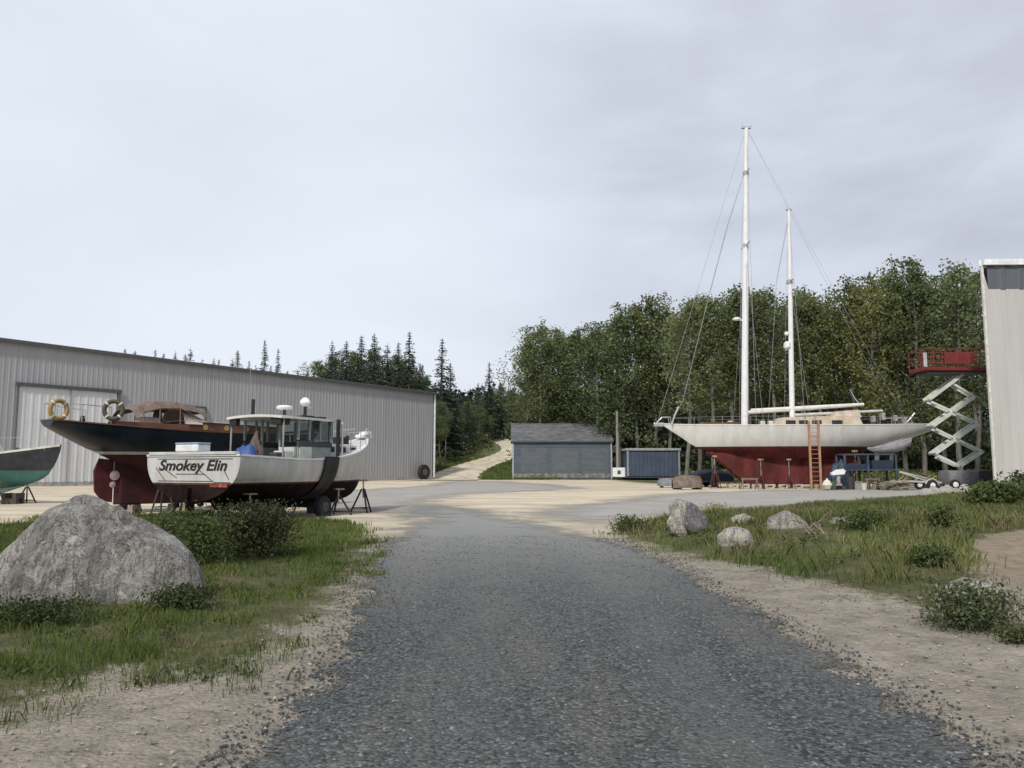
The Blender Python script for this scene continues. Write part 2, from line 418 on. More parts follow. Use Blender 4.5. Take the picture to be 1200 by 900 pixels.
# ------------------------------------------------------------------ stones
def scatter_stones(name, n, region, m, smin, smax, label, cat):
    """many small angular stones in one mesh"""
    ico = bmesh.new(); bmesh.ops.create_icosphere(ico, subdivisions=1, radius=1); base = np.array([v.co[:] for v in ico.verts]); tri = np.array([[v.index for v in f.verts] for f in ico.faces]); ico.free()
    keep = tri
    pts = region(n); n = len(pts)
    sc = smin+(smax-smin)*RNG.random(n)**2.5
    V = base[None]*(1+.35*RNG.normal(size=(n, len(base), 1)).clip(-1.2, 1.2))*sc[:, None, None]
    V[..., 2] *= .6
    V[..., 0] *= (.7+.7*RNG.random((n, 1)))
    a = RNG.random(n)*6.28; c, s = np.cos(a)[:, None], np.sin(a)[:, None]
    x = V[..., 0]*c-V[..., 1]*s; y = V[..., 0]*s+V[..., 1]*c
    z = V[..., 2]+gz(pts[:, 0], pts[:, 1])[:, None]+sc[:, None]*.25+.008
    W = np.stack([x+pts[:, 0:1], y+pts[:, 1:2], z], -1)
    T = W[:, keep].reshape(-1, 3)
    o = quads_mesh(name, T, 3, m, rnd=np.repeat(RNG.random(n), len(keep)))
    return tag(o, label, cat, kind='stuff')
def stonemat(name, stops):
    g = NT(name); g.b.inputs['Roughness'].default_value = .85
    c = g.ramp(g.attr('rnd'), stops); g.color(g.mix(g.ramp(g.noise(90, 3), [(.4, 0.0), (.7, .3)]), c, (.1,.1,.1))); return g.m
def reg_drive(n):
    y = 3.2+14*RNG.random(n)**2.0; x = -2.6+5.8*RNG.random(n)
    d = sdf(POLY['drive'], x, y); k = d > -.25+.3*RNG.random(n)-.15; return np.stack([x, y], 1)[k]
scatter_stones('drive_stones', 62000, reg_drive, stonemat('stone_grey', [(.0, (.020,.023,.025)), (.5, (.054,.060,.062)), (.88, (.10,.107,.107)), (1, (.22,.225,.218))]), .004, .014, 'loose blue grey crushed stone on the drive in front', 'gravel')
def reg_sand(n):
    y = 3.3+14*RNG.random(n)**1.3; x = -6+12*RNG.random(n)
    k = (sdf(POLY['drive'], x, y) < .1) & (sdf(POLY['grass_l'], x, y) < .3) & (sdf(POLY['grass_r'], x, y) < .3); return np.stack([x, y], 1)[k]
scatter_stones('sand_pebbles', 16000, reg_sand, stonemat('stone_pale', [(.0, (.12,.105,.09)), (.5, (.28,.245,.20)), (1, (.40,.365,.31))]), .003, .015, 'small pale pebbles lying on the sandy verges of the drive', 'pebbles')

# ------------------------------------------------------------------ grass
CLEAR = [(P(a,560,d).x, d-dd, r) for a, d, r, dd in ((800,17,.75,.5),(818,16.8,.55,.5),(862,14.9,.62,.45),(871,18.5,.5,.4),(923,16.6,.85,.6),(987,17.6,.6,.5),(955,15,.5,.2),(1135,8.35,.5,.1))]
def blades(name, n, sampler, hfun, m, label, lean=.45):
    pts = sampler(n)
    for cx_, cy_, r_ in CLEAR: pts = pts[np.hypot(pts[:, 0]-cx_, (pts[:, 1]-cy_)*.75) > r_*(.75+.35*RNG.random(len(pts)))]
    n = len(pts); x, y = pts[:, 0], pts[:, 1]; d = np.hypot(x, y)
    h = hfun(x, y)*(.5+.8*RNG.random(n)); w = np.maximum(.0035, d*.00055)*(.7+.6*RNG.random(n))
    a = RNG.random(n)*6.28; ux, uy = np.cos(a), np.sin(a)
    b = RNG.random(n)*6.28; lx, ly = np.cos(b)*lean*h*RNG.random(n), np.sin(b)*lean*h*RNG.random(n)
    z = gz(x, y)-.01
    p0 = np.stack([x-ux*w, y-uy*w, z], 1); p1 = np.stack([x+ux*w, y+uy*w, z], 1)
    p2 = np.stack([x+ux*w*.7+lx*.4, y+uy*w*.7+ly*.4, z+h*.6], 1); p3 = np.stack([x+lx, y+ly, z+h], 1); p4 = np.stack([x-ux*w*.7+lx*.4, y-uy*w*.7+ly*.4, z+h*.6], 1)
    V = np.stack([p0, p1, p2, p3, p4], 1).reshape(-1, 3)
    n3 = .5+.25*np.sin(x*.9+np.sin(y*.6)*2)+.25*np.sin(y*.8+x*.35+1)
    o = quads_mesh(name, V, 5, m, rnd=np.clip(RNG.random(n)*.55+n3*.45, 0, 1))
    return tag(o, label, 'grass', kind='stuff')
def sn(x, y, s, ph=0):
    return .5+.5*np.sin(x*s+1.7*np.sin(y*s*.7+ph)+ph)*np.sin(y*s*1.1+1.3*np.sin(x*s*.9+ph*2))
def samp_l(n):
    y = 3.5+22*RNG.random(n*3)**1.35; x = -(1.0+16*RNG.random(n*3)); d = sdf(POLY['grass_l'], x, y)
    dens = np.clip(d*1.0+.15+.9*(sn(x, y, 3.1, 1.9)-.45), .0, 1)*(.12+.88*sn(x, y, 1.9, .4))
    k = (RNG.random(n*3) < dens) & (x > -.72*y-1.5); return np.stack([x, y], 1)[k][:n]
def h_l(x, y): return .035+.085*sn(x, y, 2.3, 1.1)**2+.05*np.clip((y-9)/8, 0, 1)
gm_l = leafmat('grass_green', (.045,.07,.018), (.09,.135,.032), (.21,.22,.07), 1.5, .3)
blades('grass', 130000, samp_l, h_l, gm_l, 'short rough green grass on the left verge around the boulder')
def samp_r(n):
    y = 6.5+33*RNG.random(n*3)**1.1; x = 1.5+24*RNG.random(n*3); d = sdf(POLY['grass_r'], x, y)
    dens = np.clip(d*.8+.1+.9*(sn(x, y, 2.2, .9)-.45), 0, 1)*(.15+.85*sn(x, y, 1.1, 2.))*(sdf(POLY['soil'], x, y) < .2)
    k = (RNG.random(n*3) < dens) & (x < .72*y+1.5); return np.stack([x, y], 1)[k][:n]
def h_r(x, y): return .05+.16*sn(x, y, .9, .3)**2+.10*np.clip((y-18)/12, 0, 1)
gm_r = leafmat('grass_dry_green', (.055,.09,.028), (.115,.155,.045), (.26,.26,.10), 1.0, .3)
blades('grass', 125000, samp_r, h_r, gm_r, 'taller green and straw coloured grass on the right verge')
def tufts(name, nt, per, sampler, h, spread, m, label):
    c = sampler(nt); c = c[RNG.permutation(len(c))[:nt]]
    P_ = np.repeat(c, per, 0)+RNG.normal(size=(len(c)*per, 2))*spread
    return blades(name, len(P_), lambda n: P_, lambda x, y: np.full(len(x), h), m, label, .8)
tufts('tall_grass', 300, 55, lambda n: samp_l(n*3), .11, .08, gm_l, 'taller tufts of green grass on the left verge')
straw = leafmat('straw', (.10,.085,.045), (.20,.165,.085), (.36,.31,.18), 2, .25)
tufts('dry_grass', 90, 28, lambda n: samp_l(n*3), .12, .12, straw, 'dry straw coloured stalks on the left verge')
tufts('tall_grass', 420, 60, lambda n: samp_r(n*3), .20, .16, gm_r, 'taller tufts of green grass on the right verge')
tufts('dry_grass', 330, 34, lambda n: samp_r(n*3), .22, .2, straw, 'dry straw coloured stalks on the right verge')
def weeds(name, nt, sampler, h, m, size, label):
    c = sampler(nt*3); c = c[RNG.permutation(len(c))[:nt]]; per = 34
    q = np.repeat(c, per, 0); r = RNG.random(len(q))**.6*.16*np.repeat(.5+RNG.random(len(c)), per); a = RNG.random(len(q))*6.28
    x, y = q[:, 0]+np.cos(a)*r, q[:, 1]+np.sin(a)*r; z = gz(x, y)+h*RNG.random(len(q))*(1-r/.3)
    tag(quads_mesh(name, leaf_quads(np.stack([x, y, z], 1), size, .6), 4, m), label, 'weeds', kind='stuff')
bm2 = leafmat('bush_mid', (.035,.05,.016), (.07,.095,.03), (.15,.17,.06), 4, .25)
weeds('low_weeds', 260, samp_l, .10, bm2, .035, 'low broad leaved weeds mixed in the left grass')
weeds('low_weeds', 420, samp_r, .20, bm2, .06, 'low broad leaved weeds mixed in the right grass')
def samp_b(n):
    y = 22+14*RNG.random(n*3); x = -20+16*RNG.random(n*3)
    k = (sdf(POLY['grass_l'], x, y) > -1.5) & (sdf(POLY['grass_l'], x, y) < .6) & (RNG.random(n*3) < .4); return np.stack([x, y], 1)[k][:n]
def samp_g(n):
    y = 99+26*RNG.random(n*3); x = -14+20*RNG.random(n*3)
    k = np.ones(len(x), bool)
    for q in ((518,96,4.6),(524,99,4.3),(530,102,3.8),(534,104,3.5),(541,107,3.3),(548,110,3.1),(555,112.5,3),(562,115,2.9),(570,117.5,2.8),(578,120,2.8),(586,123,2.7)): k &= np.hypot(x-P(q[0],560,q[1]).x, (y-q[1])*.6) > q[2]
    return np.stack([x, y], 1)[k][:n]
blades('rough_grass', 20000, samp_g, lambda x, y: .35+.0*x, gm_r, 'yellow green rough grass beside the dirt road in the gap')

# ------------------------------------------------------------------ rocks
def rock(name, outline, d, depth, m, label, amp=.04, fs=3.0, sub=5, rz=0, cat='rock', group=None, cuts=()):
    """outline: pixel silhouette at distance d -> a solid of that shape"""
    W = [P(a, b, d) for a, b in outline]
    xs_ = [p.x for p in W]; zs_ = [p.z for p in W]
    cx, cz = (min(xs_)+max(xs_))/2, min(zs_)+(max(zs_)-min(zs_))*.35
    ang = sorted((math.atan2(p.z-cz, p.x-cx), math.hypot(p.x-cx, p.z-cz)) for p in W)
    A = np.array([a for a, _ in ang]); Rr = np.array([r for _, r in ang])
    A = np.concatenate([A-2*math.pi, A, A+2*math.pi]); Rr = np.tile(Rr, 3)
    bm = bmesh.new(); bmesh.ops.create_icosphere(bm, subdivisions=sub, radius=1)
    seed = Vector((cx*3.1, d, cz))
    gzr = gpt(cx, d)
    for v in bm.verts:
        c = v.co.copy()
        for n_, k_ in cuts:
            n_ = Vector(n_).normalized(); e_ = c.dot(n_)-k_-.03*mnoise.noise(c*3+seed)
            if e_ > 0: c -= n_*e_*.92
        th = math.atan2(c.z, c.x); rr = float(np.interp(th, A, Rr)); h = math.hypot(c.x, c.z)
        q = Vector((math.cos(th)*rr*h, c.y*depth*(1-.25*abs(c.y)), math.sin(th)*rr*h))
        k = mnoise.fractal(q*fs/max(.3, (max(xs_)-min(xs_)))*1.2+seed, 1.0, 2.0, 5)*amp*(max(xs_)-min(xs_))
        k2 = (mnoise.cell(q*2.3/(max(xs_)-min(xs_))+seed)-.5)*amp*.8*(max(xs_)-min(xs_))
        q += c.normalized()*(k+k2*.35)
        v.co = q
    me = bpy.data.meshes.new(name); bm.to_mesh(me); bm.free(); me.materials.append(m)
    me.polygons.foreach_set('use_smooth', [True]*len(me.polygons))
    o = bpy.data.objects.new(name, me); COL.objects.link(o); o.location = (cx, d, cz+gzr*.6); o.rotation_euler = (0,0,rz)
    return tag(o, label, cat, group)
def granite(name, stops, lich=(.50,.50,.46), mossc=None):
    g = NT(name); g.b.inputs['Roughness'].default_value = .9; g.b.inputs['Specular IOR Level'].default_value = .2
    c = g.ramp(g.noise(2.2, 8, .7), stops)
    c = g.mix(g.ramp(g.voro(70, out='Color'), [(.55, 0.0), (.9, .5)]), c, (.06,.06,.06))
    c = g.mix(g.ramp(g.noise(5.5, 6, .75, dist=.8), [(.55, 0.0), (.66, .7)]), c, lich)
    c = g.mix(g.ramp(g.noise(3.2, 5, .7, dist=1.2), [(.58, 0.0), (.70, .75)]), c, (.07,.068,.06))
    if mossc: c = g.mix(g.ramp(g.noise(7, 5, .7), [(.58, 0.0), (.66, .8)]), c, mossc)
    ck = g.ramp(g.noise(1.1, 7, .8, g.scaled((3.2, 3.2, .9)), .6), [(.49, 1.0), (.5, .0), (.51, 1.0)])
    c = g.mix(g.math('MULTIPLY', g.math('SUBTRACT', 1.0, ck), .35), c, (.07,.066,.058))
    g.color(c); g.bump(g.math('ADD', g.math('MULTIPLY', ck, .5), g.math('ADD', g.noise(9, 8, .75), g.math('MULTIPLY', g.noise(60, 4, .7), .3))), .9, .06); return g.m
gr1 = granite('granite_grey', [(.34, (.17,.166,.156)), (.5, (.29,.28,.262)), (.64, (.43,.415,.385))], (.55,.53,.50), (.10,.105,.06))
gr2 = granite('granite_pale', [(.3, (.30,.285,.25)), (.5, (.43,.41,.36)), (.7, (.56,.53,.46))])
gr3 = granite('granite_mauve', [(.3, (.15,.13,.14)), (.5, (.23,.21,.22)), (.7, (.33,.31,.31))])
rock('granite_boulder', [(-22,712),(-18,676),(0,655),(20,636),(45,614),(66,595),(80,586),(92,583),(104,585),(130,595),(160,610),(190,626),(212,640),(226,654),(235,672),(239,694),(215,715),(150,722),(60,722)], 9.0, .62, gr1, 'big grey granite boulder with a pointed top in the left grass', .018, 4.5, 6, cat='boulder', cuts=(((.55,-.8,.35),.74),((-.6,-.75,.3),.76),((.05,-.7,.75),.74),((.1,-1,-.1),.78),((.75,-.35,.6),.86),((-.3,-.3,.9),.9)))
rock('upright_stone', [(788,628),(786,606),(783,594),(792,588),(806,590),(811,604),(812,622),(806,633)], 17.0, .2, gr2, 'pale upright stone by the road bend with a leaning slab at its side', .05, 3, 4)
rock('leaning_slab', [(806,626),(805,604),(803,594),(810,592),(820,602),(829,620),(824,628)], 16.85, .16, gr3, 'mauve grey slab leaning on the pale upright stone', .05, 3, 4)
rock('white_rock', [(841,642),(843,629),(850,622),(862,619),(874,622),(882,632),(884,642),(862,648)], 14.9, .22, gr2, 'rounded cream white rock nearest the drive in the right grass', .05, 3, 4)
rock('flat_rock', [(856,618),(862,612),(876,611),(886,616),(884,624),(866,624)], 18.5, .3, gr2, 'small flat pale rock just behind the rounded white rock', .05, 3, 4)
rock('weathered_rock', [(896,628),(902,616),(914,610),(930,611),(944,618),(950,628),(946,640),(915,641)], 16.6, .4, granite('granite_tan', [(.3, (.2,.18,.15)), (.5, (.33,.30,.26)), (.7, (.46,.43,.37))]), 'tan weathered rock half sunk in grass beside the bare branches', .05, 3, 4)
rock('pale_rock', [(972,626),(976,618),(986,615),(998,618),(1002,625),(990,632)], 17.6, .25, gr2, 'small pale rock right of the bare branches in the grass', .05, 3, 4)
rock('sandy_rock', [(1096,700),(1104,686),(1124,680),(1150,682),(1172,690),(1176,702),(1140,712)], 8.35, .25, gr2, 'pale sandy rock behind the dark bush at right', .04, 3, 4)

for i, (px, py, wd, lab) in enumerate(((748,622,7,'little pale stone at the left tip of the right grass'),(1030,612,9,'small pale stone midway along the far edge of the right grass'),(905,603,8,'small pale stone at the lane edge above the tan rock'),(1062,604,8,'small pale stone at the lane edge toward the cream building'))):
    gx, gy = G(px, py); rock('small_stone', [(px-wd,py+2),(px-wd*.8,py-wd*.6),(px-wd*.1,py-wd*.95),(px+wd*.6,py-wd*.7),(px+wd,py+1),(px,py+3)], gy, wd*gy/FPX*.7, gr2, lab, .06, 3, 3, group='small stones in the right verge')
# ------------------------------------------------------------------ shrubs
twig = mat('twig_brown', (.10,.08,.06), .9)
def shrub(name, px, py, wpx, hpx, m, label, n=2600, leaf=.045, flower=None, squash=.8):
    x, y = G(px, py); sc = y/FPX; w = wpx*sc/2; h = hpx*sc; z0 = gpt(x, y)
    t = empty(name, (x, y, z0), label=label, cat='bush')
    b = MB(); cl = []
    for i in range(14):
        a = random.uniform(0, 6.28); r = random.uniform(.15, .85)*w; hh = h*random.uniform(.45, .95)*(1-.35*(r/w)**2)
        e_ = Vector((math.cos(a)*r, math.sin(a)*r*squash, hh)); mid = Vector((e_.x*.35, e_.y*.35, hh*.55))
        b.tube([(e_.x*.08, e_.y*.08, -.03), mid, e_], [.012*h+.004, .008*h+.003, .002], 5); cl += [(e_, .26), (mid*.5+e_*.5, .3)]
        s_ = mid+Vector((random.uniform(-.2, .2)*w, random.uniform(-.2, .2)*w, h*.2)); cl.append((s_, .3))
    b.build('stems', twig, t)
    C = []; per = n//len(cl)
    for c, rr in cl: C.append(np.array(c)+RNG.normal(size=(per, 3))*np.array([w*rr, w*rr*squash, h*rr*.55]))
    C = np.concatenate(C); C[:, 2] = np.abs(C[:, 2])*np.where(RNG.random(len(C)) < .35, RNG.random(len(C)), 1); C[:, 2] = np.where(C[:, 2] > h*1.05, h*RNG.random(len(C)), C[:, 2])
    quads_mesh('foliage', leaf_quads(C, leaf, .5), 4, m, t)
    if flower:
        k = C[:, 2] > h*.55; D = C[k][::14]+RNG.normal(size=(len(C[k][::14]), 3))*.02
        quads_mesh('seed_heads', leaf_quads(D, leaf*1.1, .9), 4, flower, t)['kind'] = 'stuff'
    return t
bm1 = leafmat('bush_dark', (.03,.042,.015), (.055,.075,.025), (.12,.135,.05), 4, .25)
bm2 = leafmat('bush_mid', (.035,.05,.016), (.07,.095,.03), (.15,.17,.06), 4, .25)
bm3 = leafmat('bush_grey', (.03,.045,.018), (.065,.085,.035), (.16,.18,.09), 4, .25)
fl = leafmat('seed_cream', (.15,.15,.10), (.25,.24,.17), (.36,.35,.26), 4, .2)
shrub('low_bush', 298, 657, 128, 64, leafmat('bush_olive', (.025,.03,.012), (.05,.055,.022), (.11,.11,.045), 3, .25), 'wide dark olive low bush right of the boulder below the lobster boat', 9000, .05)
shrub('weed_clump', 232, 668, 70, 66, bm2, 'mid green weeds between the boulder and the wide dark olive bush', 3200, .05)
shrub('weed_clump', 196, 640, 60, 40, bm2, 'lower leafy weeds showing above the boulder shoulder', 2000, .05)
shrub('weed_clump', 45, 738, 120, 34, bm1, 'dark weeds along the left foot of the boulder', 3000, .035)
shrub('weed_clump', 205, 722, 90, 30, bm1, 'dark weeds at the right foot of the boulder', 2600, .035)
shrub('grey_bush', 1136, 732, 124, 54, bm3, 'grey green bush with cream seed heads on the right sandy edge', 5000, .04, fl)
shrub('small_bush', 1092, 668, 60, 26, bm2, 'loose small green bush in front of the bare brown soil', 1500, .06)
shrub('small_bush', 1104, 636, 40, 26, bm2, 'small green tuft bush behind the bare brown soil', 1500, .07)
shrub('leafy_bush', 1170, 606, 80, 30, bm2, 'wide green bush at the foot of the cream building', 3600, .13)
shrub('leafy_bush', 1215, 603, 70, 40, bm1, 'dark bush at the right edge under the cream building', 3000, .13)
shrub('roadside_weeds', 738, 624, 50, 18, bm2, 'low green weeds left of the pale upright stone', 1400, .06)
shrub('roadside_weeds', 838, 615, 40, 16, leafmat('weed_yellow', (.12,.12,.03), (.22,.21,.06), (.36,.34,.12), 3, .3), 'yellow green weeds between the leaning slab and the rounded white rock', 1000, .05)
shrub('grey_bush', 1192, 752, 60, 20, bm1, 'flat dark weeds at the right frame edge below the grey bush', 1000, .03)
shrub('tall_weeds', 1010, 640, 70, 26, bm2, 'green weeds right of the bare branches in the right grass', 2000, .06)

# bare dry branches in the grass
x, y = G(955, 642); t = empty('dead_branches', (x, y, gpt(x, y)), label='bare brown dead branches crossing in the right grass', cat='branches')
b = MB()
for q in range(9):
    a = random.uniform(-1, 1); b.tube([(random.uniform(-.2, .2), random.uniform(-.2, .2), 0), (a*.25, .1, .2), (a*.6+random.uniform(-.1, .1), random.uniform(-.2, .2), random.uniform(.25, .5))], [.018, .012, .004], 6)
b.build('branch', mat('dead_wood', (.22,.17,.13), .9), t)
# little upright sticks in the sand at left
b = MB(); x, y = G(350, 798)
b.tube([(x, y, 0), (x+.01, y, .05), (x-.005, y, .09)], [.012, .01, .006], 6).tube([(x-.09, y+.03, 0), (x-.06, y, .06)], [.012, .006], 6)
tag(b.build('stick', twig), 'short dark stick standing in the sandy left edge', 'stick')

# ------------------------------------------------------------------ metal warehouse (left)
A = Vector((P(0,560,62).x, 62, 0)); B = Vector((P(508,560,100).x, 100, 0)); WD = (B-A).normalized(); WN = Vector((WD.y, -WD.x, 0)); LW = (B-A).length
zA = P(0,397,62).z; zB = P(508,460,100).z
def wall_s(px):
    """distance along the wall from A where column px sees it"""
    r = (px-600)/FPX; # column direction at the horizon
    k = r*CT   # x per y (close enough)
    k = P(px, 540, 1).x
    return (k*A.y-A.x)/(WD.x-k*WD.y)
def wpt(s, z, off=0.0): return A+WD*s+WN*off+Vector((0,0,z))
def wz(px, py):
    s = wall_s(px); q = A+WD*s; return P(px, py, q.y).z
wall_m = mat('siding_grey', (.30,.305,.32), .45, .0, var=.05, scale=.5, stretch=(3,3,.15), bump=.05, bscale=3, spec=.5)
side_m = mat('siding_cream', (.46,.452,.43), .55, var=.05, scale=.6, stretch=(2,2,.2), bump=.05, bscale=3)
trim_m = mat('trim_dark', (.07,.075,.08), .5); trimw = mat('trim_white', (.75,.76,.76), .5); conc = mat('concrete', (.33,.32,.30), .9, var=.2, bump=.3)
roof_m = mat('roof_metal', (.28,.29,.30), .45, .3)
bld = empty('metal_warehouse', A, label='long grey ribbed metal warehouse with a big sliding door behind the boats', cat='warehouse')
def corr(mb, p0, d, n, L, z0, zf, pitch=.42, dep=.02):
    """ribbed wall sheet from p0 along d with outward normal n"""
    prof = [(0,0),(.62,0),(.70,1),(.92,1)]; k = int(L/pitch); top = []; bot = []
    for i in range(k):
        for a, o in prof:
            s_ = (i+a)*pitch; q = p0+d*s_+n*(o*dep); bot.append((q.x, q.y, z0)); top.append((q.x, q.y, zf(s_)))
    mb.grid([bot, top])
zf = lambda s_: zA+(zB-zA)*s_/LW
S0 = -22.0
mb = MB(); corr(mb, WD*S0, WD, WN, LW-S0, .35, lambda s_: zf(s_+S0)-.25)
BK = -WN*26
mb.build('front_wall', wall_m, bld)
mb = MB(); corr(mb, WD*LW, -WN, WD, 26, .35, lambda s_: zB-.25+min(s_, 26-s_)*.06)
mb.build('end_wall', wall_m, bld); mb = MB()
corr(mb, WD*S0-WN*26, WN, -WD, 26, .35, lambda s_: zf(S0)-.25+min(s_, 26-s_)*.06)
mb.build('end_wall', wall_m, bld)
mb = MB(); p = [WD*S0+BK, WD*LW+BK]; mb.add([p[0], p[1], p[1]+Vector((0,0,zB)), p[0]+Vector((0,0,zf(S0)))], [(0,1,2,3)]); mb.build('back_wall', wall_m, bld)
mb = MB(); e0 = WD*(S0-.2)+WN*.25+Vector((0,0,zf(S0)-.02)); e1 = WD*(LW+.2)+WN*.25+Vector((0,0,zB-.02)); r0 = WD*(S0-.2)-WN*13+Vector((0,0,zf(S0)+.75)); r1 = WD*(LW+.2)-WN*13+Vector((0,0,zB+.75)); k0 = WD*(S0-.2)-WN*26.2+Vector((0,0,zf(S0)-.02)); k1 = WD*(LW+.2)-WN*26.2+Vector((0,0,zB-.02))
mb.add([e0,e1,r1,r0,k1,k0]+[v-Vector((0,0,.12)) for v in (e0,e1,r1,r0,k1,k0)], [(0,1,2,3),(3,2,4,5),(6,9,8,7),(9,11,10,8),(0,6,7,1),(5,4,10,11),(0,3,9,6),(3,5,11,9),(1,7,8,2),(2,8,10,4)])
mb.build('roof', roof_m, bld)
mb = MB(); mb.beam(e0+WN*.1-Vector((0,0,.18)), e1+WN*.1-Vector((0,0,.18)), .14, .26); mb.build('eave_gutter', trim_m, bld)
mb = MB()
for s_ in (LW+.02,): mb.beam(WD*s_+WN*.08+Vector((0,0,.3)), WD*s_+WN*.08+Vector((0,0,zB-.3)), .22, .22)
mb.build('corner_trim', mat('trim_pale', (.5,.51,.52), .5), bld)
mb = MB(); mb.beam(WD*S0+WN*.02+Vector((0,0,.1)), WD*LW+WN*.02+Vector((0,0,.1)), .2, .5); mb.build('foundation', conc, bld)
# sliding door
s0, s1 = wall_s(15), wall_s(134); zt = (wz(15,448)+wz(134,461))/2
mb = MB()
lo = []
for s_, tz, off in ((s0, zt, .13),(s1, zt, .13)): lo.append(s_)
corrd = MB(); corr(corrd, WD*s0+WN*.12, WD, WN, s1-s0, .3, lambda s_: zt-.1, .6, .03)
dr = corrd.build('sliding_door', mat('door_pale', (.53,.54,.555), .5, var=.05, scale=.5), bld)
mb = MB(); mb.beam(WD*(s0-.2)+WN*.22+Vector((0,0,zt)), WD*(s1+.2)+WN*.22+Vector((0,0,zt)), .2, .28)
mb.beam(WD*s1+WN*.2+Vector((0,0,.3)), WD*s1+WN*.2+Vector((0,0,zt)), .12, .2); mb.beam(WD*s0+WN*.2+Vector((0,0,.3)), WD*s0+WN*.2+Vector((0,0,zt)), .06, .1)
mb.build('door_frame', trim_m, dr)
mb = MB(); mb.beam(WD*((s0+s1)/2)+WN*.18+Vector((0,0,.3)), WD*((s0+s1)/2)+WN*.18+Vector((0,0,zt-.1)), .05, .05); mb.build('door_seam', mat('seam_grey', (.25,.26,.27), .6), dr)
# window
s0, s1 = wall_s(216), wall_s(238); z0, z1 = wz(226,493), wz(226,477)
mb = MB()
for a, b_ in (((s0,z0),(s1,z0)),((s0,z1),(s1,z1)),((s0,z0),(s0,z1)),((s1,z0),(s1,z1))): mb.beam(WD*a[0]+WN*.12+Vector((0,0,a[1])), WD*b_[0]+WN*.12+Vector((0,0,b_[1])), .16, .16)
wf = mb.build('window', trim_m, bld)
mb = MB(); q = [WD*s0+WN*.09, WD*s1+WN*.09]; mb.add([q[0]+Vector((0,0,z0)), q[1]+Vector((0,0,z0)), q[1]+Vector((0,0,z1)), q[0]+Vector((0,0,z1))], [(0,1,2,3)]); mb.build('pane', mat('pane_pale', (.42,.45,.47), .15, spec=.7), wf)
# big tyre leaning by the corner
def tyre(mb, c, r, w, axis='X'):
    mb.lathe(c, [(r*.55,-w*.5),(r*.9,-w*.52),(r,-w*.3),(r,w*.3),(r*.9,w*.52),(r*.55,w*.5),(r*.5,0.0)], axis, 24)
rubber = mat('rubber', (.02,.02,.02), .8, bump=.3, bscale=20)
s_ = wall_s(490); q = A+WD*s_+WN*1.0
t = empty('truck_tyre', (q.x, q.y, .95), math.atan2(WN.y, WN.x), label='large black tyre leaning at the far corner of the grey warehouse', cat='tyre')
mb = MB(); c0 = Vector((0,0,0))
prof = []
mb.lathe((0,0,0), [(.42,-.22),(.82,-.25),(.93,-.16),(.93,.16),(.82,.25),(.42,.22)], 'X', 28); mb.build('tread', rubber, t, smooth=True)
mb = MB(); mb.lathe((0,0,0), [(.05,-.26),(.40,-.255),(.40,.255),(.05,.26)], 'X', 24); mb.build('rim', mat('rim_dull', (.09,.09,.09), .6), t, smooth=True)

# ------------------------------------------------------------------ cream building (right)
Cn = Vector((P(1166,560,46).x, 46, 0)); FD = Vector((1,-.02,0)).normalized(); FN = Vector((-.02,-1,0)).normalized(); SDv = Vector((.56,.83,0)); SDv.normalize()
H2 = P(1155,306,46).z
cb = empty('cream_building', Cn, label='tall cream metal sided building with a dark band under the roof at right', cat='building')
zb0, zb1 = P(1160,339,46).z, P(1160,309,46).z
mb = MB(); corr(mb, Vector((0,0,0)), FD, FN, 24, .2, lambda s_: zb0 if s_ > .3 else H2-.3, .5, .045); mb.build('front_wall', side_m, cb)
SN = Vector((-SDv.y, SDv.x, 0))
mb = MB(); corr(mb, Vector((0,0,0)), SDv, SN, 30, .2, lambda s_: H2-.3, .5, .045); mb.build('side_wall', side_m, cb)
mb = MB(); corr(mb, FD*.3, FD, FN, 24, zb0, lambda s_: zb1, 1.1, .05); mb.build('dark_band', mat('band_slate', (.105,.11,.13), .45, var=.12, scale=.8, stretch=(3,3,.2)), cb)
mb = MB(); mb.beam(FN*.12+Vector((0,0,H2-.1)), FD*24+FN*.12+Vector((0,0,H2-.1)), .22, .34); mb.beam(SN*.06+Vector((0,0,H2-.11)), SDv*30+SN*.06+Vector((0,0,H2-.11)), .15, .34); mb.build('roof_trim', trimw, cb)
mb = MB(); a_, b_, c_, d_ = Vector((0,0,H2-.2)), FD*24+Vector((0,0,H2-.2)), FD*24+SDv*30+Vector((0,0,H2-.2)), SDv*30+Vector((0,0,H2-.2)); mb.add([a_, b_, c_, d_]+[v-Vector((0,0,.2)) for v in (a_, b_, c_, d_)], [(0,1,2,3),(7,6,5,4),(0,4,5,1),(1,5,6,2),(2,6,7,3),(3,7,4,0)]); mb.build('roof', roof_m, cb)
mb = MB(); mb.beam(Vector((0,0,.2)), Vector((0,0,H2-.3)), .13, .13); mb.build('corner_trim', mat('trim_cream', (.58,.57,.53), .5), cb)
mb = MB(); mb.beam(FN*.02+Vector((0,0,.05)), FD*24+FN*.02+Vector((0,0,.05)), .2, .5); mb.beam(SN*.02+Vector((0,0,.04)), SDv*30+SN*.02+Vector((0,0,.04)), .2, .5); mb.build('foundation', conc, cb)

